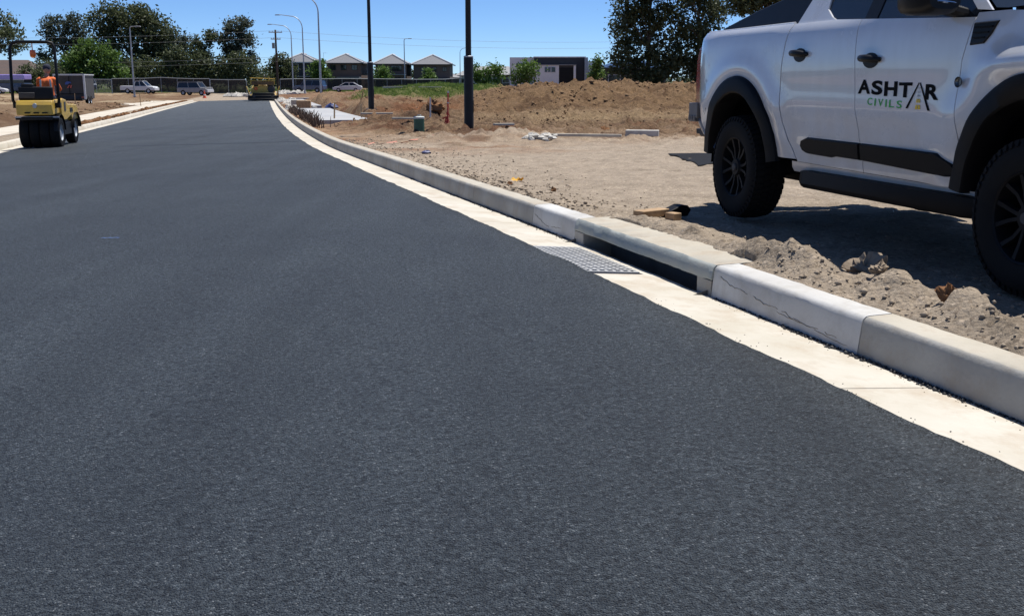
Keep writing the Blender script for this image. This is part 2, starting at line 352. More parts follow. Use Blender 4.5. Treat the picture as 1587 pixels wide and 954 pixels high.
M = dict(
    asphalt=asphalt_mat(), soil=soil_mat(),
    gutter=mat('gutter_concrete', (0.555, 0.520, 0.450), (0.470, 0.430, 0.352), 1.3, .85, bump=.0025, bscale=60, spec=.25, dirt=(0.370, 0.282, 0.194), dscale=3.2, damt=.7),
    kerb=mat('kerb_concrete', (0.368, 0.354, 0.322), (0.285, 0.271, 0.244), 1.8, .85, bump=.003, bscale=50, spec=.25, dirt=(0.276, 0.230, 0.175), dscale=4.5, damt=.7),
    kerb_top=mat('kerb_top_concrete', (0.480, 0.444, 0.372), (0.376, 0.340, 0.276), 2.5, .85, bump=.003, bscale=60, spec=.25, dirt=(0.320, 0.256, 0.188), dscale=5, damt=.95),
    kerb_white=mat('kerb_render', (0.534, 0.529, 0.511), (0.451, 0.437, 0.414), 1.5, .8, bump=.002, bscale=40, spec=.3, dirt=(0.331, 0.304, 0.258), dscale=5, damt=.6),
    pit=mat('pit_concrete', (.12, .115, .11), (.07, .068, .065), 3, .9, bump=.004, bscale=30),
    galv=mat('galvanised_steel', (0.576, 0.568, 0.544), (0.480, 0.472, 0.448), 8, .45, metal=.35),
    path=mat('path_concrete', (0.576, 0.528, 0.440), (0.480, 0.424, 0.336), .7, .85, bump=.002, bscale=40, spec=.25, dirt=(0.360, 0.264, 0.176), dscale=.8, damt=.5),
    slab=mat('fresh_concrete', (0.400, 0.408, 0.416), (0.336, 0.340, 0.344), .6, .8, bump=.002, bscale=40, spec=.3, dirt=(0.440, 0.360, 0.280), dscale=.7, damt=.4),
    bitumen=mat('bitumen', (.012, .012, .013), (.02, .02, .022), 8, .5),
    bluemetal=mat('crushed_asphalt', (.05, .05, .052), (.022, .022, .024), 9, .8),
    clod=mat('dry_clod', (0.335, 0.268, 0.20), (0.24, 0.19, 0.14), 5, .95, bump=.006, bscale=30, spec=.1),
    clod_brown=mat('brown_clod', (0.240, 0.158, 0.090), (0.17, 0.105, 0.06), 5, .95, bump=.006, bscale=30, spec=.1),
    verge_stone=mat('verge_stone', (0.336, 0.276, 0.208), (0.264, 0.212, 0.160), 5, .95, spec=.1),
    clod_red=mat('red_clod', (0.240, 0.128, 0.064), (0.160, 0.080, 0.040), 5, .95, bump=.006, bscale=30, spec=.1),
    rubble=mat('rubble_concrete', (0.528, 0.504, 0.456), (0.384, 0.360, 0.320), 5, .9, bump=.004, bscale=30),
    black=mat('black_paint', (.007, .007, .008), (.010, .010, .011), 5, .45, spec=.22),
    polefin=mat('black_pole_finish', (.010, .010, .011), (.016, .016, .017), 3, .5, spec=.3),
    silver=mat('silver_steel', (0.400, 0.424, 0.448), (0.336, 0.360, 0.384), 3, .45, metal=.5),
    timber=mat('timber', (.46, .31, .17), (.30, .19, .10), 9, .8, bump=.004, bscale=25),
    timber_pale=mat('pale_timber', (0.496, 0.448, 0.368), (0.384, 0.336, 0.264), 6, .8, bump=.003, bscale=25),
    white=mat('white_paint', (0.624, 0.632, 0.640), (0.592, 0.600, 0.608), 1.5, .4),
    carwhite=car_paint(),
    glass=mat('dark_glass', (.012, .016, .02), (.018, .022, .028), 2, .06, spec=.6),
    rubber=mat('tyre_rubber', (.007, .007, .008), (.010, .010, .010), 6, .8, bump=.001, bscale=60, spec=.15, dirt=(.03, .026, .022), dscale=3, damt=.3),
    plastic=mat('black_plastic', (.0035, .0035, .0045), (.005, .005, .006), 7, .55, bump=.0006, bscale=300, spec=.14),
    rim=mat('dark_rim', (.006, .006, .007), (.009, .009, .010), 5, .55, spec=.15),
    chrome=mat('chrome', (.75, .76, .78), (.66, .67, .69), 5, .12, metal=1),
    yellow=mat('machine_yellow', (.60, .385, .055), (.50, .315, .045), 2.5, .45, coat=.2, dirt=(.16, .12, .07), dscale=3, damt=.5),
    orange=mat('hi_vis_orange', (.80, .17, .035), (.68, .13, .03), 6, .8),
    cone=mat('cone_orange', (.75, .13, .05), (.62, .10, .04), 4, .5),
    red=mat('red_paint', (.55, .035, .02), (.42, .03, .02), 4, .45),
    skin=mat('skin', (.42, .24, .16), (.36, .20, .13), 8, .6),
    navy=mat('navy_cloth', (.018, .022, .045), (.025, .03, .05), 8, .9),
    green=mat('green_plastic', (.045, .125, .07), (.035, .095, .055), 5, .5),
    pale=mat('pale_cap', (.55, .58, .55), (.45, .48, .45), 5, .6),
    teal=mat('teal_plastic', (.02, .20, .21), (.015, .15, .16), 4, .4),
    lilac=mat('lilac_paint', (.38, .30, .66), (.34, .27, .6), 2, .35, coat=.4),
    bluepaint=mat('dark_blue_paint', (.04, .075, .15), (.03, .06, .12), 2, .3, coat=.6),
    greypaint=mat('grey_paint', (.30, .30, .30), (.26, .26, .26), 2, .35, coat=.5),
    darkgrey=mat('dark_grey', (.055, .052, .052), (.04, .038, .038), 2, .7),
    roof=mat('grey_tiles', (.17, .17, .185), (.125, .125, .135), 5, .75),
    roof_pale=mat('pale_roof', (0.288, 0.288, 0.288), (0.224, 0.224, 0.224), 3, .7),
    roof_brown=mat('brown_tiles', (.12, .082, .068), (.085, .058, .05), 4, .8),
    cap=mat('pale_ridge', (0.560, 0.560, 0.568), (0.480, 0.480, 0.488), 3, .6),
    brick_dark=brick_mat('dark_brick', (.135, .10, .085), (.085, .064, .056), (.18, .15, .135)),
    brick_brown=brick_mat('brown_brick', (.17, .108, .08), (.11, .07, .055), (.21, .17, .14)),
    render_black=mat('charcoal_render', (.022, .024, .032), (.03, .032, .04), 2, .7),
    bark=mat('bark', (.17, .135, .105), (.085, .068, .055), 4, .9, bump=.03, bscale=6),
    leaf_gum=leaf_mat('gum_leaves', (.135, .155, .07), (.05, .066, .032)),
    leaf_dark=leaf_mat('dark_leaves', (.125, .145, .066), (.045, .058, .027)),
    leaf_green=leaf_mat('bright_leaves', (.15, .24, .05), (.06, .11, .026)),
    leaf_she=leaf_mat('grey_green_leaves', (.12, .14, .09), (.046, .056, .042)),
    grass=leaf_mat('grass_blades', (.24, .30, .075), (.12, .19, .04)),
    dead=mat('dry_sticks', (.10, .062, .042), (.05, .032, .024), 4, .9),
    cloth=cloth_mat('shade_cloth', (.022, .020, .019), .93),
    mesh=cloth_mat('wire_mesh', (.25, .26, .26), .32),
    signgreen=mat('decal_green', (.045, .42, .05), (.04, .38, .045), 3, .5),
    signyellow=mat('decal_yellow', (.85, .56, .03), (.8, .52, .03), 3, .5),
    siggrey=mat('decal_grey', (.45, .46, .46), (.4, .41, .41), 3, .5),
    decalblack=mat('decal_black', (.004, .004, .005), (.006, .006, .007), 3, .7, spec=.08),
    taillight=mat('tail_light_red', (.30, .012, .016), (.24, .01, .014), 3, .15, coat=.6),
    amber=mat('amber_lens', (.70, .13, .01), (.6, .1, .01), 3, .2),
    leafyellow=mat('yellow_plastic', (.78, .42, .02), (.55, .28, .01), 20, .6),
    bluebag=mat('blue_plastic', (.035, .05, .16), (.025, .035, .11), 10, .5),
    tape=mat('orange_tape', (.55, .20, .13), (.42, .16, .11), 8, .6),
)

# ------------------------------------------------------------------ mesh builder
class MB:
    def __init__(s): s.v = []; s.f = []; s.m = []
    def add(s, vs, fs, mi=0):
        o = len(s.v); s.v += [tuple(map(float, p)) for p in vs]
        s.f += [tuple(i + o for i in f) for f in fs]; s.m += [mi] * len(fs); return s
    def box(s, c, d, rz=0.0, mi=0, tap=1.0, rx=0.0, ry=0.0):
        x, y, z = d[0] / 2, d[1] / 2, d[2] / 2
        pts = [(-x, -y, -z), (x, -y, -z), (x, y, -z), (-x, y, -z), (-x * tap, -y * tap, z), (x * tap, -y * tap, z), (x * tap, y * tap, z), (-x * tap, y * tap, z)]
        mt = Matrix.Rotation(rz, 3, 'Z') @ Matrix.Rotation(ry, 3, 'Y') @ Matrix.Rotation(rx, 3, 'X')
        pts = [mt @ Vector(p) + Vector(c) for p in pts]
        return s.add(pts, [(0, 3, 2, 1), (4, 5, 6, 7), (0, 1, 5, 4), (1, 2, 6, 5), (2, 3, 7, 6), (3, 0, 4, 7)], mi)
    def tube(s, pts, r, n=8, mi=0, caps=True):
        P = [Vector(p) for p in pts]
        if not hasattr(r, '__len__'): r = [r] * len(P)
        d0 = (P[1] - P[0]).normalized()
        a = Vector((0, 0, 1)) if abs(d0.z) < .9 else Vector((1, 0, 0))
        u = d0.cross(a).normalized(); vs = []
        for i, p in enumerate(P):
            d = (P[min(i + 1, len(P) - 1)] - P[max(i - 1, 0)]).normalized()
            u = (u - d * u.dot(d)).normalized(); w = d.cross(u)
            for k in range(n):
                t = 2 * math.pi * k / n; vs.append(p + (u * math.cos(t) + w * math.sin(t)) * r[i])
        fs = []
        for i in range(len(P) - 1):
            for k in range(n):
                k2 = (k + 1) % n; fs.append((i * n + k, i * n + k2, (i + 1) * n + k2, (i + 1) * n + k))
        if caps:
            fs.append(tuple(range(n - 1, -1, -1))); e = (len(P) - 1) * n; fs.append(tuple(range(e, e + n)))
        return s.add(vs, fs, mi)
    def lathe(s, prof, c=(0, 0, 0), axis='Z', n=24, mi=0, close=False):
        vs = []; fs = []
        for (r, h) in prof:
            for k in range(n):
                t = 2 * math.pi * k / n; a, b = r * math.cos(t), r * math.sin(t)
                p = {'Z': (a, b, h), 'Y': (a, h, b), 'X': (h, a, b)}[axis]
                vs.append((p[0] + c[0], p[1] + c[1], p[2] + c[2]))
        m = len(prof)
        for i in range(m - (0 if close else 1)):
            j = (i + 1) % m
            for k in range(n):
                k2 = (k + 1) % n; fs.append((i * n + k, i * n + k2, j * n + k2, j * n + k))
        return s.add(vs, fs, mi)
    def prism(s, poly, a0, a1, plane='xz', mi=0):
        n = len(poly)
        def q(p, a):
            return {'xz': (p[0], a, p[1]), 'xy': (p[0], p[1], a), 'yz': (a, p[0], p[1])}[plane]
        vs = [q(p, a0) for p in poly] + [q(p, a1) for p in poly]
        fs = [tuple(range(n)), tuple(range(2 * n - 1, n - 1, -1))]
        for i in range(n):
            j = (i + 1) % n; fs.append((j, i, i + n, j + n))
        return s.add(vs, fs, mi)
    def rock(s, c, r, seed, mi=0, nu=7, nv=5, flat=.7):
        q = random.Random(seed); vs = []; fs = []
        ph = [q.uniform(0, 6.28) for _ in range(4)]
        for i in range(nv + 1):
            t = math.pi * i / nv
            for k in range(nu):
                f = 2 * math.pi * k / nu + .4 * i
                rr = r * (1 + .22 * math.sin(2 * f + ph[0]) + .16 * math.cos(3 * t + f + ph[1]) + q.uniform(-.16, .16))
                vs.append((c[0] + rr * math.sin(t) * math.cos(f), c[1] + rr * math.sin(t) * math.sin(f), c[2] + rr * flat * math.cos(t)))
        for i in range(nv):
            for k in range(nu):
                k2 = (k + 1) % nu; fs.append((i * nu + k, (i + 1) * nu + k, (i + 1) * nu + k2, i * nu + k2))
        return s.add(vs, fs, mi)
    def build(s, name, mats, parent=None, sm=35, bevel=0.0, bseg=2, fixn=True):
        me = bpy.data.meshes.new(name); me.from_pydata(s.v, [], s.f); me.validate()
        if not isinstance(mats, (list, tuple)): mats = [mats]
        for m in mats: me.materials.append(m)
        if len(mats) > 1 and len(me.polygons) == len(s.m): me.polygons.foreach_set('material_index', s.m)
        if fixn:
            import bmesh
            b = bmesh.new(); b.from_mesh(me); bmesh.ops.recalc_face_normals(b, faces=b.faces); b.to_mesh(me); b.free()
        if sm:
            me.polygons.foreach_set('use_smooth', [True] * len(me.polygons)); me.set_sharp_from_angle(angle=R(sm))
        me.update()
        o = bpy.data.objects.new(name, me); col.objects.link(o)
        if parent: o.parent = parent
        if bevel:
            bm = o.modifiers.new('bevel', 'BEVEL'); bm.width = bevel; bm.segments = bseg; bm.limit_method = 'ANGLE'; bm.angle_limit = R(40)
        return o
def mesh_np(name, V, F, m, parent=None, smooth=False):
    V = np.asarray(V, np.float32); F = np.asarray(F, np.int32)
    me = bpy.data.meshes.new(name); me.vertices.add(len(V)); me.vertices.foreach_set('co', V.ravel())
    k = F.shape[1]; me.loops.add(F.size); me.loops.foreach_set('vertex_index', F.ravel())
    me.polygons.add(len(F)); me.polygons.foreach_set('loop_start', np.arange(0, F.size, k, dtype=np.int32))
    me.polygons.foreach_set('loop_total', np.full(len(F), k, np.int32))
    if smooth: me.polygons.foreach_set('use_smooth', np.ones(len(F), bool))
    me.materials.append(m); me.update(calc_edges=True)
    o = bpy.data.objects.new(name, me); col.objects.link(o)
    if parent: o.parent = parent
    return o
def tag(o, label=None, cat=None, group=None, kind=None):
    if label: o['label'] = label
    if cat: o['category'] = cat
    if group: o['group'] = group
    if kind: o['kind'] = kind
    return o
def thing(name, label, cat, loc=(0, 0, 0), rz=0.0, group=None):
    o = bpy.data.objects.new(name, None); col.objects.link(o); o.empty_display_size = .2
    o.location = loc; o.rotation_euler = (0, 0, rz)
    return tag(o, label, cat, group)
def struct(name):
    o = bpy.data.objects.new(name, None); col.objects.link(o); o['kind'] = 'structure'; return o
def dup(root, loc, rz, label, group=None):
    def cp(o, par):
        c = o.copy(); col.objects.link(c)
        if par: c.parent = par
        for ch in list(o.children): cp(ch, c)
        return c
    r = cp(root, None); r.location = loc; r.rotation_euler = (0, 0, rz); r['label'] = label
    if group: r['group'] = group
    return r

# ------------------------------------------------------------------ ground sheet
def build_ground():
    rr = [0.0, .7, 1.3]
    r = 1.3
    while r < 7000:
        r *= (1.0045 if 5.2 < r < 9.0 else 1.0125 if r < 24 else 1.0055 if r < 62 else 1.011 if r < 175 else 1.06)
        rr.append(r)
    rr = np.array(rr)
    a1 = np.radians(np.arange(-31, 31.01, 0.115))
    a2 = np.radians(np.arange(31 + 2, 360 - 31 - 1.9, 2.0))
    an = np.concatenate([a1, a2])
    RR, AA = np.meshgrid(rr[1:], an, indexing='ij')
    X = RR * np.sin(AA); Y = RR * np.cos(AA); Z = ground_z(X, Y)
    nA = len(an); nR = len(rr) - 1
    V = np.stack([X.ravel(), Y.ravel(), Z.ravel()], 1)
    i = np.arange(nR - 1)[:, None] * nA; j = np.arange(nA)[None, :]; j2 = (j + 1) % nA
    F = np.stack([i + j, i + nA + j, i + nA + j2, i + j2], -1).reshape(-1, 4)[:, ::-1]
    o = mesh_np('ground', V, F, M['soil'], smooth=True)
    o['kind'] = 'structure'
    # soil colours by place
    x, y = X.ravel(), Y.ravel()
    def C(c): return np.array(c)[None, :]
    base = np.repeat(C((.40, .325, .245)), len(x), 0)
    def mixin(w, c):
        nonlocal base
        w = np.clip(w, 0, 1)[:, None]; base = base * (1 - w) + C(c) * w
    u = (x - xr(y)); w_ = (xl(y) - x)
    n1 = fbm(x * .5, y * .5, 4, 201, .6); n2 = fbm(x * .16, y * .16, 4, 203, .6); n3 = fbm(x * 1.2, y * 1.2, 4, 205, .6)
    mixin(smooth(17, 27, y + 6 * n1) * smooth(-.1, .2, u) * .95, (.335, .215, .125))
    mixin(smooth(-.05, .28, n1 + .1 * n3) * smooth(16, 24, y + 3 * n3) * (u > 0), (.25, .132, .075))
    mixin(smooth(.12, .3, fbm(x * .9, y * 2.2, 4, 221, .6)) * smooth(19, 25, y) * (1 - smooth(33, 38, y)) * (u > .5) * .7, (.16, .095, .06))
    md = smooth(37, 45, y + 4 * n1) * smooth(-5, 1, x + .06 * (y - 40)) * (u > 0)
    mixin(md, (.30, .188, .10))
    mixin(md * smooth(.0, .35, n3 + .3 * n1) * .9, (.18, .105, .055))
    band = np.exp(-((y - 37 - 3 * n2) / 4.0) ** 2) * smooth(-2.5, .5, x)
    mixin(band * .85, (.44, .31, .175))
    mixin(np.exp(-(((x + 3.4) / 1.3) ** 2 + ((y - 44) / 7) ** 2)) * .8, (.32, .125, .05))
    gr = np.exp(-(((x + 5.6) / 5.2) ** 2 + ((y - 80) / 15.0) ** 4)) * (1 - smooth(-1, 1.5, x))
    mixin(smooth(.3, .55, gr + .2 * n1), (.17, .19, .06))
    lf = smooth(1.0, 2.2, w_)
    mixin(lf * .9, (.285, .185, .105))
    mixin(lf * smooth(-.05, .3, n2 + .3 * n1), (.20, .118, .066))
    mixin(lf * smooth(.12, .35, fbm(x * .2, y * .2, 4, 211, .6)) * smooth(4, 8, w_), (.47, .36, .23))
    # beyond the works: grass and scrub
    fr = smooth(165, 185, y + 8 * n2)
    mixin(fr, (.10, .115, .045))
    mixin(smooth(300, 420, np.hypot(x, y)), (.09, .10, .05))
    base = base * .79
    ca = o.data.attributes.new('soil', 'FLOAT_COLOR', 'POINT')
    buf = np.ones((len(x), 4), np.float32); buf[:, :3] = base
    ca.data.foreach_set('color', buf.ravel())
    rg = o.data.attributes.new('clodded', 'FLOAT', 'POINT')
    rg.data.foreach_set('value', (smooth(19, 30, y + 5 * n1) * smooth(.3, 2, u) + lf * .7).astype(np.float32))
    return o
build_ground()

# ------------------------------------------------------------------ road
def build_road():
    ys = np.concatenate([np.arange(-6, 14, .06), np.arange(14, 40, .2), np.arange(40, ROAD_END + .01, .8)])
    cols_n = 26
    V = []
    for y in ys:
        wob = .018 * fbm(np.array([y * 2.2]), np.array([3.3]), 4, 301, .6)[0] + .008 * fbm(np.array([y * 14.]), np.array([1.3]), 2, 305)[0]
        wol = .03 * fbm(np.array([y * 1.2]), np.array([8.3]), 4, 302)[0]
        b = float(xr(y)) - .455 * math.hypot(1, .29) + wob * 1.6; a = float(xl(y)) + .02 + wol
        t = np.linspace(0, 1, cols_n)
        xs = a + (b - a) * t
        zs = zroad(xs, np.full(cols_n, y)) + .016
        row = [(xs[0] - .012, y, zs[0] - .05)] + list(zip(xs, [y] * cols_n, zs)) + [(xs[-1] + .012, y, zs[-1] - .05)]
        row[1] = (row[1][0], y, row[1][2] - .003); row[-2] = (row[-2][0], y, row[-2][2] - .004)
        V += row
    n = cols_n + 2; m = len(ys)
    i = np.arange(m - 1)[:, None] * n; j = np.arange(n - 1)[None, :]
    F = np.stack([i + j, i + j + 1, i + n + j + 1, i + n + j], -1).reshape(-1, 4)
    o = mesh_np('road', V, F, M['asphalt'], smooth=True); o['kind'] = 'structure'
    # construction joints across the mat
    for (y0, f0, f1) in ((25.4, .33, .985), (36.5, .2, .98), (58, .4, .9)):
        mb = MB(); vs = []
        N = 30
        for k in range(N + 1):
            f = f0 + (f1 - f0) * k / N
            x = float(xl(y0)) + (float(xr(y0)) - .5 - float(xl(y0))) * f
            yy = y0 + .05 * math.sin(k * 1.7) + .02 * random.uniform(-1, 1)
            wd = .035 + .02 * random.random()
            for dy in (-wd, wd): vs.append((x, yy + dy, float(zroad(x, yy)) + .0205))
        mb.add(vs, [(2 * k, 2 * k + 2, 2 * k + 3, 2 * k + 1) for k in range(N)])
        mb.build('road_joint', M['bitumen'], o, sm=0)
    return o
road = build_road()

# ------------------------------------------------------------------ kerbs and gutters
def sweep(frame, y0, y1, prof, step=.25):
    n = max(2, int(math.ceil((y1 - y0) / step)) + 1)
    mb = MB(); vs = []; k = len(prof)
    ny = 12 if frame is K and y0 < 14 else 1
    if ny > 1: n = max(n, int((y1 - y0) / .05) + 1)
    for y in np.linspace(y0, y1, n):
        for j, (d, z) in enumerate(prof):
            if ny > 1 and z > -.1:
                e = fbm(np.array([y * 7.0 + j * 5.3]), np.array([j * 2.7]), 4, 501, .65)[0]
                vs.append(frame(float(y), d + .0045 * e, z + .004 * e))
            else: vs.append(frame(float(y), d, z))
    fs = []; mi = []
    for i in range(n - 1):
        for j in range(k):
            j2 = (j + 1) % k; fs.append((i * k + j, (i + 1) * k + j, (i + 1) * k + j2, i * k + j2))
    fs.append(tuple(range(k))); fs.append(tuple(range((n - 1) * k, n * k)))
    mb.add(vs, fs)
    return mb
KH = .172
KERB = [(0.0, -.12), (0.0, -.028), (.014, KH - .034 - .03), (.020, KH - .03 - .014), (.032, KH - .03 - .003), (.048, KH - .03), (.165, KH - .026), (.172, KH - .03), (.172, -.12)]
GUT = [(-.46, -.12), (-.46, 0.0), (-.06, -.030), (-.005, -.034), (-.005, -.12)]
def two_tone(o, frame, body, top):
    """upward faces of a kerb piece take the paler top material"""
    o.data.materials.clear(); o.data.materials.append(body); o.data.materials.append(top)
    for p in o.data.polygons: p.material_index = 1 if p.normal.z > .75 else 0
gutter = struct('gutter'); kerb = struct('kerb')
gut_cuts = [-3, 1.2, 4.05, 6.55]
GR0, GR1 = 6.62, 7.66
gut2 = [GR1 + .03, 9.1, 11.6]
y = 11.6
while y < 108: y += 2.5 if y < 60 else 5; gut2.append(min(y, ROAD_END))
for seq in (gut_cuts, gut2):
    for a, b in zip(seq[:-1], seq[1:]):
        sweep(K, a + .003, b - .003, GUT).build('gutter_segment', M['gutter'], gutter, sm=30)
# sill of gutter between grate and kerb mouth
sweep(K, 6.553, GR1 + .027, [(-.085, -.12), (-.085, -.028), (-.005, -.034), (-.005, -.12)]).build('gutter_segment', M['gutter'], gutter, sm=30)
kc = [(-2.5, 1.9, 'g'), (1.9, 4.54, 'g'), (4.54, 5.86, 'w'), (7.98, 8.98, 'w'), (8.98, 10.9, 'g')]
y = 10.9
while y < 108:
    s = 2.6 if y < 60 else 5.2
    kc.append((y, min(y + s, ROAD_END), 'g')); y += s
for a, b, c in kc:
    if 24.4 < a < 26.5: a += .5
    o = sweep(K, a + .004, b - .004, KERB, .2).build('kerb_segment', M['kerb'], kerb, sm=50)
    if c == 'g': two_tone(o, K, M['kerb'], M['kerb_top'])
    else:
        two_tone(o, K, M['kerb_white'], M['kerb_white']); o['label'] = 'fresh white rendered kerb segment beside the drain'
# left kerb and gutter
LK = [(.46, -.12), (.46, -.02), (.475, .11), (.5, .13), (.62, .132), (.63, .12), (.63, -.12)]
LG = [(-.02, -.12), (-.02, .002), (.0, .003), (.40, -.022), (.455, -.022), (.455, -.12)]
y = 12.0
while y < 108:
    s = 3.0 if y < 50 else 6.0
    b = min(y + s, ROAD_END)
    sweep(KL, y + .004, b - .004, LG, .5).build('gutter_segment', M['gutter'], gutter, sm=30)
    o = sweep(KL, y + .004, b - .004, LK, .5).build('kerb_segment', M['kerb'], kerb, sm=50); two_tone(o, KL, M['gutter'], M['gutter'])
    y += s
# cracks (trowel scars) on the rendered white segments: thin raised wandering ridges of grout
def scar(pts, parent_label):
    mb = MB(); P = []
    for (yy, h) in pts: P.append(K(yy, .014 * (h / .13) - .0015, -.028 + h))
    mb.tube(P, [.0010 + .0012 * q.random() for _ in P], 5); o = mb.build('grout_scar', M['clod'], kerb); return o
q = random.Random(3)
def wander(ya, yb, hfun, n, amp):
    P = []; w = 0
    for k in range(n):
        w = .7 * w + q.uniform(-amp, amp); P.append((ya + (yb - ya) * k / (n - 1), hfun(k / (n - 1)) + w))
    return P
W = wander(5.78, 4.70, lambda t: .125 - .098 * t ** .6, 60, .006)
for a_, b_ in ((0, 17), (19, 33), (34, 52), (54, 60)): scar(W[a_:b_], '')
W = wander(5.2, 4.62, lambda t: .05 - .03 * t, 26, .004); scar(W[:11], ''); scar(W[14:], '')
W = wander(8.93, 8.30, lambda t: .095 - .06 * math.sin(t * 2.4), 34, .006); scar(W[:20], ''); scar(W[22:], '')

# storm drain: lintel, pit and grate
drain = thing('storm_drain', 'concrete kerb inlet drain with dark mouth and steel grate in the gutter', 'drain', (float(xr(6.9)), 6.9, 0))
bpy.context.view_layer.update()
def reparent(o, p):
    o.parent = p; o.matrix_parent_inverse = p.matrix_world.inverted()
T = KH - .03
lin = MB()
beam = [(0.004, T - .088), (0.0, T - .075), (.012, T - .016), (.03, T), (.33, T + .008), (.34, T), (.34, T - .088)]
bm_ = sweep(K, 5.864, 7.976, beam, .15); lin.add(bm_.v, bm_.f)
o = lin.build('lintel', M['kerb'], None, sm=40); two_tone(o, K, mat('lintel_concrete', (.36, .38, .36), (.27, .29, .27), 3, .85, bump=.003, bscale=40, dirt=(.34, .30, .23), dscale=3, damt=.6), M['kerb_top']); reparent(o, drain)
for (a, b) in ((5.866, 6.03), (7.80, 7.974)):
    e = sweep(K, a, b, [(0.002, -.12), (0.002, T - .09), (.33, T - .09), (.33, -.12)], .08).build('end_block', M['kerb'], None, sm=30); reparent(e, drain)
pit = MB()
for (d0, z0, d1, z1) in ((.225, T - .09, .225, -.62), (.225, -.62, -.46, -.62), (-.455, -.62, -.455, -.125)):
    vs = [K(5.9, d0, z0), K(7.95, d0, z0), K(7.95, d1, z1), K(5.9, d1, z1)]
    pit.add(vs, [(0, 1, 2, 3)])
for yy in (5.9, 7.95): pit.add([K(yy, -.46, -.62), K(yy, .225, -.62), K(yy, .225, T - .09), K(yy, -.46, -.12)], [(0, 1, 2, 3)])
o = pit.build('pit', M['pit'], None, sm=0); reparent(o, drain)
gm = MB()
GZ = [0.0]
def gz_(d): return GZ[0] + .004 - .03 * (d + .46) / .4
def bar(y0, d0, y1, d1, w, h):
    p0 = Vector(K(y0, d0, gz_(d0))); p1 = Vector(K(y1, d1, gz_(d1)))
    t = (p1 - p0); t.z = 0; t.normalize(); n = Vector((-t.y, t.x, 0)) * w / 2
    vs = [p0 - n, p0 + n, p1 + n, p1 - n]; vs += [v - Vector((0, 0, h)) for v in vs]
    gm.add(vs, [(0, 1, 2, 3), (4, 7, 6, 5), (0, 4, 5, 1), (1, 5, 6, 2), (2, 6, 7, 3), (3, 7, 4, 0)])
D0, D1 = -.455, -.09
for d in (D0 + .01, D1 - .01): bar(GR0, d, GR1, d, .024, .05)
for yy in (GR0, GR1): bar(yy, D0, yy, D1, .024, .05)
N = 7
for k in range(1, N): d = D0 + (D1 - D0) * k / N; bar(GR0, d, GR1, d, .015, .014)
GZ[0] = .003
for k in range(1, 18): yy = GR0 + (GR1 - GR0) * k / 18; bar(yy, D0, yy, D1, .022, .014)
o = gm.build('grate', M['galv'], None, sm=0); reparent(o, drain)

# concrete footpath on the left, slab by slab; on the right the fresh strips
path = struct('footpath')
y = 22.0; 
while y < 106:
    s = 2.4 if y < 60 else 4.8
    o = sweep(KL, y + .008, y + s - .008, [(1.42, -.08), (1.42, .135), (2.78, .15), (2.78, -.08)], .8).build('slab', M['path'], path, sm=20); y += s
wide = MB()
vs = []
for (yy, d0, d1) in ((84, 2.9, 4.6), (96, 2.9, 6.0), (106, 2.9, 7.5)):
    vs += [KL(yy, d0, .15), KL(yy, d1, .15)]
wide.add(vs + [(v[0], v[1], v[2] - .2) for v in vs], [(0, 1, 3, 2), (2, 3, 5, 4), (0, 1, 7, 6), (1, 3, 9, 7), (3, 5, 11, 9), (0, 2, 8, 6), (2, 4, 10, 8), (4, 5, 11, 10)])
wide.build('slab', M['path'], path, sm=0)
rpath = struct('path')
def kslab(y0, y1, d0, d1, h, m):
    o = sweep(K, y0, y1, [(d0, -.05), (d0, h), (d1, h), (d1, -.05)], 1.2).build('slab', m, rpath, sm=20); return o
yy = 36.6
while yy < 56: kslab(yy, yy + 3.2, .72, 2.55, .21, M['slab']); yy += 3.21
yy = 66
while yy < 98: kslab(yy, yy + 6.4, .85, 2.5, .22, M['slab']); yy += 6.42
kslab(101, 103.2, 1.4, 3.2, .27, M['slab'])

# ------------------------------------------------------------------ the white utility truck on the verge
UT_RZ = math.atan2(-math.cos(.2393), math.sin(.2393))
ute = thing('utility_truck', 'dusty white dual cab ute with black flares parked on the dirt verge beside the kerb', 'ute', (2.631, 8.492, .0), UT_RZ)
UZ = .105
ute.location.z = UZ
HW = .93
_yz = np.array([.30, .42, .50, .56, .63, .71, .79, .86, 1.0, 1.16, 1.25, 1.31, 1.355, 1.400, 1.426, 1.44, 1.80])
_yv = np.array([.84, .875, .895, .900, .908, .912, .926, .938, .936, .938, .935, .931, .924, .912, .884, .878, .69])
def yw(x, z):
    """half width of the body at station x, height z"""
    y = float(np.interp(z, _yz, _yv))
    for xc in (0.0, 3.23):
        rr = math.hypot(x - xc, (z - .40))
        y += .022 * math.exp(-((rr - .74) / .10) ** 2) * (1 if z > .45 else 0)
    if x < -.55: y -= .055 * ((-.55 - x) / .30) ** 2.5
    if x > 3.7: y -= .30 * ((x - 3.7) / .42) ** 2
    if x > 2.70: y += .045 * min(1, (x - 2.70) / .35) * math.exp(-((z - 1.13) / .085) ** 2)
    # crisp lower crease on the doors
    if .8 < x < 2.7: y += .006 * math.exp(-((z - .70) / .03) ** 2) - .006 * math.exp(-((z - .60) / .04) ** 2)
    return y
def pl(pts):
    xs, ys = zip(*pts); return lambda t: float(np.interp(t, xs, ys))
bed_gap = pl([(.40, .95), (.517, .884), (.62, .80), (.75, .725), (.90, .68), (1.05, .668), (1.15, .674), (1.3, .705), (1.409, .735), (1.6, .80)])
rf_gap = pl([(.40, 1.735), (.593, 1.708), (.9, 1.645), (1.175, 1.613), (1.5, 1.60)])
ff_gap = pl([(.40, 2.74), (.465, 2.706), (.70, 2.665), (.957, 2.638), (1.15, 2.645), (1.30, 2.69), (1.45, 2.74)])
AR = .615
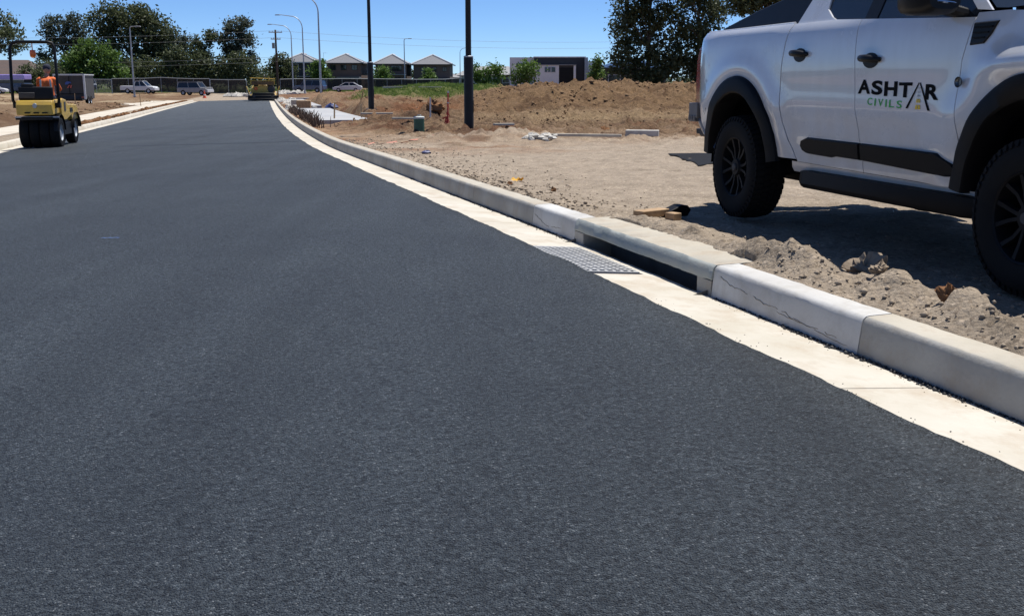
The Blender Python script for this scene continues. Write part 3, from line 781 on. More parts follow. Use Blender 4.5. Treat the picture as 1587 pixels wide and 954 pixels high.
def arch(x, xc, low):
    a = AR ** 2 - (x - xc) ** 2
    return max(low, .385 + math.sqrt(a)) if a > 0 else low
def panel(name, xa, xb, L, U, nx, nz, side, m, parent, extra=(), inset=.022, ):
    us = sorted(set([i / nx for i in range(nx + 1)]) | set(extra))
    mb = MB(); vs = []; n = nz + 1
    for u in us:
        for j in range(n):
            t = j / nz; z = .8
            for _ in range(6):
                x = xa(z) + (xb(z) - xa(z)) * u
                z = L(x) + (U(x) - L(x)) * t
            vs.append((x, side * yw(x, z), z))
    nu = len(us); fs = []
    for i in range(nu - 1):
        for j in range(nz): fs.append((i * n + j, (i + 1) * n + j, (i + 1) * n + j + 1, i * n + j + 1))
    # turn the rim inwards so that the shut lines have depth
    loop = [i * n for i in range(nu)] + [(nu - 1) * n + j for j in range(1, n)] + [i * n + nz for i in range(nu - 2, -1, -1)] + [j for j in range(nz - 1, 0, -1)]
    o0 = len(vs)
    for k in loop:
        p = vs[k]; vs.append((p[0], p[1] - side * inset, p[2]))
    q = len(loop)
    for k in range(q): fs.append((loop[k], loop[(k + 1) % q], o0 + (k + 1) % q, o0 + k))
    mb.add(vs, fs)
    return mb.build(name, m, parent, sm=32)
G = .0055
BED_TOP = pl([(-.8, 1.425), (.75, 1.428)])
BELT = pl([(.7, 1.425), (1.3, 1.425), (2.65, 1.365), (2.8, 1.36)])
FEN_TOP = pl([(2.6, 1.385), (2.95, 1.385), (3.4, 1.35), (3.8, 1.28), (4.1, 1.18)])
ex = lambda a, b, c: [(c + s * AR * math.cos(k * .17) - a) / (b - a) for s in (-1, 1) for k in range(10) if 0 < (c + s * AR * math.cos(k * .17) - a) / (b - a) < 1]
SILL = lambda x: .50 - .012 * (x - .9)
REAR = pl([(.50, -.40), (.53, -.45), (.60, -.57), (.70, -.67), (.83, -.765), (1.0, -.81), (1.30, -.855), (1.37, -.85), (1.43, -.80)])
for side in (-1, 1):
    panel('bed_side', REAR, lambda z: bed_gap(z) - G, lambda x: arch(x, 0, .515), BED_TOP, 44, 22, side, M['carwhite'], ute, ex(-.85, .70, 0), .05)
    panel('rear_door', lambda z: bed_gap(z) + G, lambda z: rf_gap(z) - G * .6, SILL, BELT, 20, 22, side, M['carwhite'], ute)
    panel('front_door', lambda z: rf_gap(z) + G * .6, lambda z: ff_gap(z) - G * .6, SILL, BELT, 20, 22, side, M['carwhite'], ute)
    panel('front_fender', lambda z: ff_gap(z) + G * .6, lambda z: 4.06 - .02 * (z - .6), lambda x: arch(x, 3.23, .50 if x < 3.3 else .62), FEN_TOP, 40, 20, side, M['carwhite'], ute, ex(2.70, 4.05, 3.23))
    # rocker below the doors
    mb = MB(); vs = []
    xs = np.linspace(.80, 2.78, 14)
    for x in xs:
        for (y, z) in ((.885, SILL(x) - .004), (.880, .455), (.862, .425), (.70, .425)): vs.append((x, side * y, z))
    fs = [(i * 4 + j, (i + 1) * 4 + j, (i + 1) * 4 + j + 1, i * 4 + j + 1) for i in range(13) for j in range(3)]
    mb.add(vs, fs); mb.build('rocker_panel', M['carwhite'], ute, sm=30)
    # wheel arch flares: broad black mouldings
    for xc in (0.0, 3.23):
        mb = MB(); vs = []
        N = 40
        for k in range(N + 1):
            t = .13 + (math.pi - .26) * k / N
            c, s_ = math.cos(t), math.sin(t)
            low = max(0, -s_)
            def pt(r, dy):
                x = xc - r * c * .90; z = .39 + r * s_
                return (x, side * (yw(x, max(z, .5)) + dy), z)
            for (r, dy) in ((.715 - .02 * s_ , -.01), (.705 - .02 * s_, .022), (.665, .040), (.575, .046), (.565, .036), (.555, -.12)): vs.append(pt(r, dy))
        m_ = 6
        fs = [(i * m_ + j, (i + 1) * m_ + j, (i + 1) * m_ + j + 1, i * m_ + j + 1) for i in range(N) for j in range(m_ - 1)]
        mb.add(vs, fs); mb.build('wheel_arch_flare', M['plastic'], ute, sm=40)
        # inner liner
        mb = MB(); vs = []
        for k in range(25):
            t = math.pi * k / 24
            for yy in (.88, .50): vs.append((xc - .57 * math.cos(t), side * yy, .39 + .57 * math.sin(t)))
        mb.add(vs, [(2 * k, 2 * k + 2, 2 * k + 3, 2 * k + 1) for k in range(24)])
        mb.add([(xc - .58, side * .52, .3), (xc + .58, side * .52, .3), (xc + .58, side * .52, 1.0), (xc - .58, side * .52, 1.0)], [(0, 1, 2, 3)])
        mb.build('arch_liner', M['plastic'], ute, sm=40)
    # black lower door cladding, bevelled blade with tapering nose
    for (xa, xb, nose) in ((.985, 1.70, 'r'), (1.712, 2.625, 'f')):
        if nose == 'r': prof = [(.965, .612), (.99, .578), (1.04, .562), (1.35, .556), (1.40, .566), (xb, .562), (xb, .668), (1.05, .672), (.985, .650)]
        else: prof = [(xa, .562), (2.55, .535), (2.62, .540), (2.640, .572), (2.61, .605), (2.49, .658), (xa, .668)]
        mb = MB(); n = len(prof)
        cx = sum(p[0] for p in prof) / n; cz = .612
        outer = [(cx + (x - cx) * .985, side * (yw(x, z) + .024), cz + (z - cz) * .84) for x, z in prof]
        inner = [(x, side * (yw(x, z) + .001), z) for x, z in prof]
        mb.add(inner + outer, [(i, (i + 1) % n, n + (i + 1) % n, n + i) for i in range(n)] + [tuple(range(n, 2 * n))])
        mb.build('door_cladding', M['plastic'], ute, sm=25)
    # side step
    mb = MB()
    prof = [(.84, .325), (.93, .335), (.948, .365), (.94, .445), (.84, .455), (.82, .40)]
    vs = []; xs = [.88, .96, 1.06, 2.74, 2.86]
    for i, x in enumerate(xs):
        k = (.35, .75, 1, 1, .6)[i]
        for (y, z) in prof: vs.append((x, side * (.80 + (y - .80) * k), .39 + (z - .39) * (.6 + .4 * k)))
    n = 6
    fs = [(i * n + j, (i + 1) * n + j, (i + 1) * n + (j + 1) % n, i * n + (j + 1) % n) for i in range(4) for j in range(n)] + [tuple(range(n)), tuple(range(4 * n, 5 * n))]
    mb.add(vs, fs)
    for x in (1.2, 1.9, 2.6): mb.box((x, side * .74, .40), (.06, .30, .05))
    mb.build('side_step', M['plastic'], ute, sm=30)
    # handles: dark cup, black grip
    for (x, z) in ((.925, 1.212), (1.79, 1.162)):
        mb = MB(); vs = []
        N = 18
        for k in range(N):
            t = 2 * math.pi * k / N
            xx = x + .085 * math.cos(t); zz = z + .046 * math.sin(t); vs.append((xx, side * (yw(xx, zz) + .0025), zz))
        for k in range(N):
            t = 2 * math.pi * k / N
            xx = x + .06 * math.cos(t); zz = z + .026 * math.sin(t); vs.append((xx, side * (yw(xx, zz) + .0035), zz))
        mb.add(vs, [(k, (k + 1) % N, N + (k + 1) % N, N + k) for k in range(N)] + [tuple(range(N, 2 * N))])
        cup = mb.build('handle_cup', M['black'], ute, sm=40)
        mb = MB(); yy = yw(x, z)
        mb.tube([(x - .088, side * (yy + .004), z + .012), (x - .07, side * (yy + .026), z + .014), (x, side * (yy + .036), z + .012), (x + .075, side * (yy + .026), z + .006), (x + .11, side * (yy + .003), z + .004)], [.015, .021, .024, .020, .012], 10)
        mb.build('door_handle', M['black'], ute, sm=50)
    # vent on the fender, with louvre bars, and the round badge below it
    vp = [(2.712, 1.335), (2.905, 1.338), (2.865, 1.275), (2.815, 1.228), (2.70, 1.222)]
    mb = MB(); n = len(vp)
    mb.add([(x, side * (yw(x, z) + .002), z) for x, z in vp] + [(2.8 + (x - 2.8) * .92, side * (yw(x, z) + .010), 1.285 + (z - 1.285) * .9) for x, z in vp], [(i, (i + 1) % n, n + (i + 1) % n, n + i) for i in range(n)] + [tuple(range(n, 2 * n))])
    vent = mb.build('fender_vent', M['black'], ute, sm=20)
    mb = MB()
    for k in range(3):
        z = 1.31 - k * .026; mb.box((2.80 - k * .012, side * (yw(2.8, z) + .013), z), (.14 - k * .025, .006, .007))
    mb.build('louvre', M['plastic'], ute, sm=0)
    mb = MB(); mb.lathe([(.0, 0), (.020, 0), (.026, -.006), (.028, -.014)], (2.668, side * (yw(2.668, 1.037) + .012), 1.037), 'Y', 18)
    if side > 0:
        pass
    mb.build('round_badge', mat('smoked_chrome', (.16, .165, .175), (.12, .125, .13), 5, .25, metal=.8), ute, sm=40)
    # glass and pillars of the cab
    def yu(z): return .872 - (z - 1.42) * .42
    def sidepoly(name, pts, m, off=0.0, par=ute, thick=.012):
        mb = MB(); n = len(pts)
        a = [(x, side * (yu(z) + off), z) for x, z in pts]; b = [(x, side * (yu(z) + off - thick), z) for x, z in pts]
        mb.add(a + b, [tuple(range(n)), tuple(range(2 * n - 1, n - 1, -1))] + [(i, (i + 1) % n, n + (i + 1) % n, n + i) for i in range(n)])
        return mb.build(name, m, par, sm=0)
    sidepoly('c_pillar', [(.742, 1.40), (1.31, 1.405), (1.19, 1.445), (1.09, 1.50), (1.075, 1.56), (1.14, 1.70), (1.26, 1.765), (2.02, 1.79), (2.12, 1.77), (2.66, 1.405), (2.78, 1.395), (2.10, 1.835), (1.25, 1.845), (.98, 1.80), (.83, 1.60)], M['carwhite'], .002)
    win = sidepoly('side_window', [(1.31, 1.405), (2.66, 1.36), (2.68, 1.405), (2.12, 1.785), (1.26, 1.775), (1.11, 1.69), (1.06, 1.56), (1.07, 1.49), (1.18, 1.44)], M['glass'], -.010)
    sidepoly('b_pillar', [(1.585, 1.40), (1.72, 1.395), (1.73, 1.785), (1.60, 1.785)], M['black'], -.004)
    sidepoly('window_seal', [(1.30, 1.412), (2.66, 1.366), (2.655, 1.352), (1.30, 1.398)], M['black'], .008)
    # mirror: broad black housing with a bright blade
    mb = MB()
    mb.rock((2.36, side * 1.10, 1.50), .01, 1)
    mb = MB(); vs = []; rings = [(.0, .6), (.05, .94), (.14, 1.0), (.25, .97), (.30, .75)]
    for (d, k) in rings:
        for q in range(14):
            t = 2 * math.pi * q / 14
            cy = math.copysign(abs(math.cos(t)) ** .55, math.cos(t)); cz = math.copysign(abs(math.sin(t)) ** .55, math.sin(t))
            vs.append((2.36 + d, side * (1.075 + .125 * k * cy), 1.485 + .11 * k * cz))
    fs = [(i * 14 + j, (i + 1) * 14 + j, (i + 1) * 14 + (j + 1) % 14, i * 14 + (j + 1) % 14) for i in range(4) for j in range(14)] + [tuple(range(14)), tuple(range(56, 70))]
    mb.add(vs, fs); mb.tube([(2.50, side * .98, 1.42), (2.56, side * .86, 1.385)], [.035, .03], 8)
    mir = mb.build('wing_mirror', M['black'], ute, sm=40)
    mb = MB(); mb.tube([(2.625, side * 1.17, 1.445), (2.665, side * 1.10, 1.44), (2.655, side * 1.00, 1.435)], [.004, .009, .004], 6); mb.tube([(2.42, side * 1.192, 1.50), (2.56, side * 1.196, 1.495)], [.006, .006], 6)
    mb.build('mirror_trim', M['chrome'], ute, sm=40)
    # sail of the sports bar
    prof = [(-.58, 1.425), (-.50, 1.455), (-.22, 1.515), (.02, 1.565), (.24, 1.60), (.40, 1.63), (.52, 1.70), (.66, 1.79), (.90, 1.80), (.83, 1.66), (.745, 1.425)]
    mb = MB(); n = len(prof)
    a = [(x, side * (.845 - (z - 1.43) * .36), z) for x, z in prof]; b = [(x, side * (.775 - (z - 1.43) * .36), z) for x, z in prof]
    mb.add(a + b, [tuple(range(n)), tuple(range(2 * n - 1, n - 1, -1))] + [(i, (i + 1) % n, n + (i + 1) % n, n + i) for i in range(n)])
    mb.build('sail_panel', M['black'], ute, sm=20, bevel=.01)
    # tail light
    tl = [(-.84, 1.325), (-.90, 1.30), (-.96, 1.20), (-.97, 1.0), (-.95, .86), (-.84, .845)]
    mb = MB(); n = len(tl)
    mb.add([(x, side * (.882 + (x + .83) * .12), z) for x, z in tl] + [(x + .02, side * .62, z) for x, z in tl], [tuple(range(n)), tuple(range(2 * n - 1, n - 1, -1))] + [(i, (i + 1) % n, n + (i + 1) % n, n + i) for i in range(n)])
    mb.build('tail_light', M['taillight'], ute, sm=30, bevel=.008)
    # rear bumper corner: dark wrap sweeping under the quarter panel
    mb = MB(); vs = []
    for k in range(9):
        t = k / 8; z = .735 - .25 * t; x = -.86 + .40 * t ** 1.6
        for (dx, y) in ((.20, .885), (.06, .90), (.0, .885), (-.06, .80), (-.08, .60)): vs.append((x + dx * (1 - .4 * t), side * y, z))
    mb.add(vs, [(i * 5 + j, (i + 1) * 5 + j, (i + 1) * 5 + j + 1, i * 5 + j + 1) for i in range(8) for j in range(4)])
    mb.build('bumper_corner', M['bluepaint'], ute, sm=40)
    mb = MB(); mb.box((-.89, side * .86, .80), (.17, .12, .125))
    for k in range(3): mb.tube([(-.95 + .055 * k, side * .922, .715), (-.95 + .055 * k, side * .922, .76)], .011, 6)
    mb.box((-.90, side * .87, .722), (.13, .10, .03))
    mb.build('bumper_step', mat('grey_plastic', (.20, .18, .17), (.15, .14, .13), 6, .6), ute, sm=30, bevel=.006)
    # headlamp (front, out of the picture)
    mb = MB(); mb.box((4.02, side * .70, 1.02), (.10, .30, .16)); mb.build('headlight', M['glass'], ute, bevel=.02)
# bed: liner, tonneau, rails
mb = MB(); mb.box((-.02, 0, 1.405), (1.48, 1.70, .03)); mb.build('tonneau_cover', M['black'], ute, bevel=.01)
for side in (-1, 1):
    mb = MB(); mb.tube([(-.72, side * .862, 1.424), (.70, side * .862, 1.430)], .012, 8); mb.build('bed_rail', M['carwhite'], ute, sm=50)
mb = MB(); mb.tube([(.62, -.70, 1.76), (.60, 0, 1.80), (.62, .70, 1.76)], .035, 10); mb.build('sports_bar', M['black'], ute, sm=50)
mb = MB(); mb.box((-.80, 0, 1.10), (.05, 1.40, .62)); mb.build('tailgate', M['carwhite'], ute, bevel=.015)
mb = MB(); mb.box((-.87, 0, .70), (.17, 1.66, .24)); mb.box((-.80, 0, .80), (.10, 1.70, .10)); mb.build('rear_bumper', M['darkgrey'], ute, bevel=.02)
mb = MB(); mb.box((-1.02, -.62, .615), (.26, .30, .045)); mb.box((-1.08, -.45, .53), (.40, .10, .10)); mb.tube([(-1.22, -.45, .56), (-1.22, -.45, .68)], [.02, .03], 8)
mb.build('tow_bar', M['black'], ute, sm=30, bevel=.006)
# roof, screens, bonnet, nose
mb = MB(); vs = []
sec = [(.92, 1.80, .70), (1.25, 1.845, .715), (1.7, 1.86, .72), (2.12, 1.835, .705)]
for (x, z, w) in sec:
    for k in range(9):
        f = -1 + k / 4; vs.append((x, w * f, z + .045 * (1 - f * f) - .005))
mb.add(vs, [(i * 9 + j, (i + 1) * 9 + j, (i + 1) * 9 + j + 1, i * 9 + j + 1) for i in range(3) for j in range(8)])
mb.build('roof', M['carwhite'], ute, sm=40)
def screen(name, pts, m):
    mb = MB(); vs = []
    for (x, z, w) in pts:
        for k in range(7):
            f = -1 + k / 3; vs.append((x + .07 * (1 - f * f) * (1 if x > 1.8 else -.3), w * f, z))
    mb.add(vs, [(i * 7 + j, (i + 1) * 7 + j, (i + 1) * 7 + j + 1, i * 7 + j + 1) for i in range(len(pts) - 1) for j in range(6)])
    return mb.build(name, m, ute, sm=40)
screen('windscreen', [(2.10, 1.83, .69), (2.42, 1.62, .76), (2.74, 1.41, .83)], M['glass'])
screen('rear_window', [(.92, 1.80, .69), (.82, 1.60, .77), (.76, 1.43, .82)], M['glass'])
mb = MB(); vs = []
for (x, z, w) in ((2.72, 1.40, .84), (3.0, 1.405, .855), (3.4, 1.375, .85), (3.8, 1.30, .81), (4.05, 1.20, .74), (4.10, 1.12, .72)):
    for k in range(9):
        f = -1 + k / 4; vs.append((x, w * f, z + .05 * (1 - f ** 4) - .012 * (1 - abs(abs(f) - .7) * 3 if abs(abs(f) - .7) < .3 else 0)))
mb.add(vs, [(i * 9 + j, (i + 1) * 9 + j, (i + 1) * 9 + j + 1, i * 9 + j + 1) for i in range(5) for j in range(8)])
mb.build('bonnet', M['carwhite'], ute, sm=50)
mb = MB(); mb.box((4.02, 0, .98), (.14, 1.30, .34)); mb.build('grille', M['black'], ute, bevel=.03)
mb = MB(); mb.box((4.02, 0, .66), (.28, 1.72, .34)); mb.build('front_bumper', M['plastic'], ute, bevel=.06, bseg=3)
mb = MB(); mb.box((1.7, 0, .62), (4.4, 1.30, .26)); mb.box((1.7, .40, .44), (4.6, .09, .14)); mb.box((1.7, -.40, .44), (4.6, .09, .14)); mb.box((.0, 0, .39), (.14, 1.5, .12)); mb.box((3.23, 0, .39), (.14, 1.4, .12)); mb.box((1.75, 0, .95), (2.0, 1.70, .6))
mb.build('chassis', M['black'], ute, sm=0)
mb = MB(); mb.tube([(-.5, -.5, .42), (-.85, -.55, .44)], .03, 8); mb.build('exhaust', M['darkgrey'], ute, sm=40)
# wheels
TR, TWD = .393, .262
def wheel(parent, xc, side):
    c = (xc, side * (HW + .028 - TWD / 2), TR)
    w2 = TWD / 2
    hub = MB(); y0 = side * (w2 - .045)
    def P(r, t, y): return (c[0] + r * math.cos(t), c[1] + y, c[2] + r * math.sin(t))
    # rim barrel and lip
    hub.lathe([(.232, side * (w2 - .012)), (.226, side * (w2 - .006)), (.216, side * (w2 - .014)), (.208, side * (w2 - .06)), (.200, -side * w2 * .8)], c, 'Y', 40)
    # six split spokes
    for k in range(6):
        for s in (-1, 1):
            t0 = k * math.pi / 3; a0 = t0 + s * .13; a1 = t0 + s * .27
            w0, w1 = .018, .021
            q = []
            for (r, a, w, y) in ((.055, a0, w0, y0 + side * .012), (.14, (a0 + a1) / 2, w0, y0 + side * .010), (.214, a1, w1, y0 + side * .028)):
                for e in (-1, 1): q.append(P(r, a + e * w / r * .55, y))
                for e in (1, -1): q.append(P(r, a + e * w / r * .75, y - side * .035))
            hub.add(q, [(i * 4 + j, i * 4 + 4 + j, i * 4 + 4 + (j + 1) % 4, i * 4 + (j + 1) % 4) for i in range(2) for j in range(4)] + [(0, 1, 2, 3), (8, 9, 10, 11)])
    hub.lathe([(.0, side * (w2 - .020)), (.06, side * (w2 - .022)), (.072, side * (w2 - .04)), (.07, side * (w2 - .09))], c, 'Y', 24)
    rim = hub.build('wheel', M['rim'], parent, sm=35)
    mb = MB(); mb.lathe([(.0, y0 + side * .036), (.026, y0 + side * .035), (.030, y0 + side * .026), (.031, y0)], c, 'Y', 18); mb.build('hub_cap', M['darkgrey'], rim, sm=40)
    mb = MB(); mb.lathe([(.04, -side * .0), (.175, side * .0), (.175, -side * .02), (.04, -side * .02)], c, 'Y', 28); mb.build('brake_disc', M['darkgrey'], rim, sm=30)
    ty = MB()
    ty.lathe([(.228, w2 - .010), (.245, w2 - .004), (.30, w2 + .004), (.345, w2 - .002), (.368, w2 - .016), (.382, w2 - .036), (.384, 0), (.382, -w2 + .036), (.368, -w2 + .016), (.345, -w2 + .002), (.30, -w2 - .004), (.245, -w2 + .004), (.228, -w2 + .010)], c, 'Y', 64)
    NB = 52
    for k in range(NB):
        t = 2 * math.pi * k / NB
        for (ya, yb, sh, wd, hh) in ((-w2 + .012, -w2 + .075, .5, .62, .393), (-.045, .0, .0, .6, .394), (.012, .048, .45, .6, .394), (w2 - .075, w2 - .012, .25, .62, .393)):
            q = []; a = t + sh * 2 * math.pi / NB; da = wd * math.pi / NB
            for (yy, aa) in ((ya, a - da), (yb, a - da + .01), (yb, a + da + .01), (ya, a + da)):
                edge = .010 if abs(yy) > w2 - .03 else 0
                q.append(P(hh - edge, aa, yy)); 
            for (yy, aa) in ((ya, a - da), (yb, a - da + .01), (yb, a + da + .01), (ya, a + da)): q.append(P(.366, aa, yy))
            ty.add(q, [(0, 1, 2, 3), (0, 4, 5, 1), (1, 5, 6, 2), (2, 6, 7, 3), (3, 7, 4, 0)])
        # shoulder lugs down the sidewall
        for s in (-1, 1):
            q = []; da = .5 * math.pi / NB
            for (r, y) in ((.384, s * (w2 - .010)), (.35, s * (w2 + .004))):
                for aa in (t - da, t + da): q.append(P(r, aa, y))
            for (r, y) in ((.378, s * (w2 - .03)), (.348, s * (w2 - .02))):
                for aa in (t - da, t + da): q.append(P(r, aa, y))
            ty.add(q, [(0, 1, 3, 2), (0, 4, 5, 1), (0, 2, 6, 4), (1, 5, 7, 3), (2, 3, 7, 6)])
    ty.build('tyre', M['rubber'], rim, sm=30)
for xc in (0.0, 3.23):
    for side in (-1, 1): wheel(ute, xc, side)

# lettering on the front door, laid on the curved skin
dg = bpy.context.evaluated_depsgraph_get
def text_mesh(body, size, off):
    cu = bpy.data.curves.new('lettering', 'FONT'); cu.body = body; cu.size = size; cu.offset = off; cu.resolution_u = 4
    o = bpy.data.objects.new('lettering', cu); col.objects.link(o); bpy.context.view_layer.update()
    me = bpy.data.meshes.new_from_object(o.evaluated_get(dg())); bpy.data.objects.remove(o); bpy.data.curves.remove(cu)
    v = [tuple(x.co) for x in me.vertices]; f = [tuple(p.vertices) for p in me.polygons]; bpy.data.meshes.remove(me)
    return v, f
logo = MB()
def put(v, f, x0, x1, z0, z1, mi, skew=0.0):
    xs = [p[0] for p in v]; ys = [p[1] for p in v]
    a, b, c, d = min(xs), max(xs), min(ys), max(ys)
    out = []
    for p in v:
        u = (p[0] - a) / (b - a); x = x0 + (x1 - x0) * u; z = z0 + (z1 - z0) * (p[1] - c) / (d - c) + skew * u
        out.append((x, -(yw(x, z) + .0022), z))
    logo.add(out, f, mi)
LX0, LX1 = 1.672, 2.474
for ch, a, b in (('A', 1.672, 1.806), ('S', 1.818, 1.935), ('H', 1.953, 2.085), ('T', 2.098, 2.228), ('R', 2.352, 2.474)):
    v, f = text_mesh(ch, 1.0, .038)
    sk = -.030 * ((a + b) / 2 - LX0) / (LX1 - LX0)
    put(v, f, a, b, .969 + sk, 1.053 + sk, 0)
def quad(pts, mi): logo.add([(x, -(yw(x, z) + .0026), z) for x, z in pts], [tuple(range(len(pts)))], mi)
quad([(2.180, .892), (2.200, .890), (2.293, 1.030), (2.287, 1.036)], 0)
quad([(2.385, .883), (2.408, .882), (2.302, 1.036), (2.296, 1.028)], 0)
for (z0, z1, w, g_, mi) in ((1.000, 1.008, .004, .004, 3), (.978, .986, .005, .006, 3), (.957, .967, .006, .008, 3), (.924, .945, .008, .011, 2), (.888, .912, .011, .014, 2)):
    for s in (-1, 1): quad([(2.294 + s * g_ - w, z0), (2.294 + s * g_ + w, z0), (2.294 + s * g_ * .8 + w * .8, z1), (2.294 + s * g_ * .8 - w * .8, z1)], mi)
cx = 1.785
for ch in 'CIVILS':
    wd = .014 if ch == 'I' else .052
    v, f = text_mesh(ch, 1.0, .01)
    sk = -.030 * (cx - LX0) / (LX1 - LX0)
    put(v, f, cx, cx + wd, .905 + sk, .948 + sk, 1); cx += wd + .024
logo.build('door_lettering', [M['decalblack'], M['signgreen'], M['signyellow'], M['siggrey']], ute, sm=0, fixn=False)

# ------------------------------------------------------------------ trees
def crown_mesh(blobs, leaf, per, seed, clump=0.55, flat=.8):
    """many leaf-sized faces gathered in clumps through the volume of every blob; blobs = (x, y, z, rx, ry, rz, clumps)"""
    g = np.random.default_rng(seed); Vs = []
    cents = []
    for (bx, by, bz, rx, ry, rz, n) in blobs:
        n = int(n * 1.9); rx, ry, rz = rx * 1.08, ry * 1.08, rz * 1.08
        d = g.normal(size=(n, 3)); d /= np.linalg.norm(d, axis=1)[:, None]
        rad = g.uniform(.12, 1.0, n)[:, None] ** .55
        c = d * rad * np.array([rx, ry, rz]) + np.array([bx, by, bz]); cents.append(c)
    cents = np.concatenate(cents)
    n = len(cents) * per
    size = np.repeat(g.uniform(.55, 1.25, len(cents)), per)
    p = np.repeat(cents, per, 0) + g.normal(size=(n, 3)) * (clump * size)[:, None] * np.array([1, 1, flat])
    a = g.normal(size=(n, 3)); a /= np.linalg.norm(a, axis=1)[:, None]
    b = np.cross(a, g.normal(size=(n, 3))); b /= np.linalg.norm(b, axis=1)[:, None]
    s = leaf * g.uniform(.5, 1.3, n)[:, None]
    V = np.stack([p - a * s, p + b * s * .5, p + a * s, p - b * s * .5], 1).reshape(-1, 3)
    F = np.arange(4 * n).reshape(-1, 4)
    return V, F, cents
def tree(name, label, loc, h, blobs, leafm, leaf=.22, per=30, seed=1, trunk=.22, clump=.55, forks=7, group=None, lean=0.0, fork_h=.35):
    t = thing(name, label, 'tree', (loc[0], loc[1], gz(loc[0], loc[1]) - .05), 0, group)
    V, F, cents = crown_mesh(blobs, leaf * 1.12, per, seed, clump * 1.1)
    mesh_np('crown', V, F, leafm, t)
    q = random.Random(seed); mb = MB()
    top = max(b[2] for b in blobs)
    P = [(0, 0, 0)]
    for k in range(1, 6): P.append((lean * k / 5 + q.uniform(-.1, .1), q.uniform(-.1, .1), top * .85 * k / 5))
    mb.tube(P, [trunk * (1.15 - .18 * k) for k in range(6)], 8)
    idx = list(range(len(cents))); q.shuffle(idx)
    for i in idx[:forks]:
        e = Vector(cents[i]); k = q.uniform(fork_h, .8); b0 = Vector((lean * k, 0, top * .85 * k))
        if e.z < b0.z: b0.z = max(.3 * top * .5, e.z - .3)
        m = b0.lerp(e, .5) + Vector((q.uniform(-.3, .3), q.uniform(-.3, .3), .25))
        mb.tube([b0, m, e], [trunk * .42, trunk * .28, trunk * .12], 6)
    mb.build('trunk', M['bark'], t, sm=50)
    return t
TG = 'trees along the far side of the works'
tree('gum_tree', 'tall open gum tree at the left edge behind the brown roofed house', (-98, 208), 14, [(-2, 0, 11.5, 4.2, 3, 3.2, 34), (2.6, 0, 9.4, 3.6, 3, 3.0, 26), (-3.5, 0, 7.6, 3.0, 3, 2.2, 16), (.6, 1, 13.3, 2.4, 2, 1.4, 12)], M['leaf_gum'], .30, 30, 1, .30, .62, 12, TG)
tree('gum_tree', 'slim dark gum with a gap in its crown beside the tall broad gum', (-83.5, 205), 14, [(-2.2, 0, 11.4, 2.3, 2, 2.5, 24), (1.8, 0, 12.4, 2.0, 2, 2.0, 18), (-.2, 0, 8.8, 3.0, 2, 2.3, 24), (3.0, 0, 9.4, 1.8, 2, 1.8, 14), (-4.2, 0, 6.6, 1.5, 1.5, 1.3, 8), (2.3, 0, 7.0, 2.2, 2, 2.0, 12), (0.5, 0, 4.0, 2.5, 2, 1.8, 14)], M['leaf_she'], .27, 28, 2, .26, .5, 10, TG)
tree('gum_tree', 'largest broad dark gum tree rising behind the bright green bush', (-71, 204), 16, [(-3.6, 0, 13.0, 3.4, 3, 2.6, 34), (1.0, 0, 13.3, 4.0, 3, 2.6, 40), (4.6, 0, 11.0, 3.4, 3, 3.2, 34), (-4.2, 0, 9.5, 3.2, 3, 2.6, 28), (1.0, 0, 9.5, 4.4, 3, 2.8, 36), (5.0, 0, 6.8, 3.0, 3, 2.6, 24), (0, 0, 5.5, 4.6, 3, 2.6, 30), (-3.0, 0, 3.2, 3.4, 2.5, 2, 18), (4, 0, 3, 3.4, 2.5, 2, 20)], M['leaf_dark'], .30, 30, 3, .42, .62, 14, TG)
tree('leafy_tree', 'bright green rounded leafy tree in front of the tallest gum', (-72.5, 189), 9, [(-1.6, 0, 7.0, 2.2, 2, 1.8, 24), (1.6, 0, 6.0, 2.8, 2, 2.0, 28), (-3.0, 0, 4.6, 2.2, 2, 1.9, 20), (.4, -.5, 3.8, 3.6, 2, 2.2, 34), (3.8, 0, 3.2, 2.0, 2, 2.0, 20), (-1, 0, 1.8, 3.4, 2, 1.6, 20)], M['leaf_green'], .27, 32, 4, .22, .5, 8, TG)
tree('gum_tree', 'wispy grey-green gum behind the white pickup and street lamp', (-63.5, 207), 11, [(-.6, 0, 9.8, 2.4, 2, 1.8, 20), (1.9, 0, 8.4, 2.0, 2, 1.8, 15), (-2.4, 0, 7.6, 2.3, 2, 1.8, 18), (.3, 0, 5.6, 2.6, 2, 1.8, 20), (-1.4, 0, 3.6, 2.8, 2, 1.6, 20), (2.2, 0, 3.4, 2.2, 2, 1.9, 18)], M['leaf_she'], .26, 28, 5, .2, .5, 10, TG)
tree('sheoak_tree', 'tall feathery dark tree with a lopsided top behind the four wheel drive', (-53.4, 206), 13, [(2.0, 0, 11.7, 2.5, 2, 1.9, 26), (3.4, 0, 9.4, 1.7, 2, 1.4, 14), (.2, 0, 9.0, 2.2, 2, 1.8, 20), (1.6, 0, 6.5, 2.6, 2, 2.2, 26), (3.8, 0, 4.8, 2.2, 2, 2.4, 22), (.4, 0, 3.4, 3.0, 2, 2.4, 28)], M['leaf_she'], .26, 30, 6, .26, .48, 10, TG)
tree('sheoak_tree', 'narrow pointed dark tree on the left of the lopsided one', (-57.6, 203), 10, [(-.4, 0, 8.6, 1.2, 1, 1.7, 14), (.0, 0, 6.4, 2.0, 1.5, 1.8, 22), (1.9, 0, 9.6, 1.3, 1, 1.4, 12), (-.6, 0, 4.2, 2.0, 2, 1.8, 20), (.6, 0, 2.2, 2.4, 2, 1.8, 20)], M['leaf_dark'], .25, 30, 7, .2, .42, 8, TG)
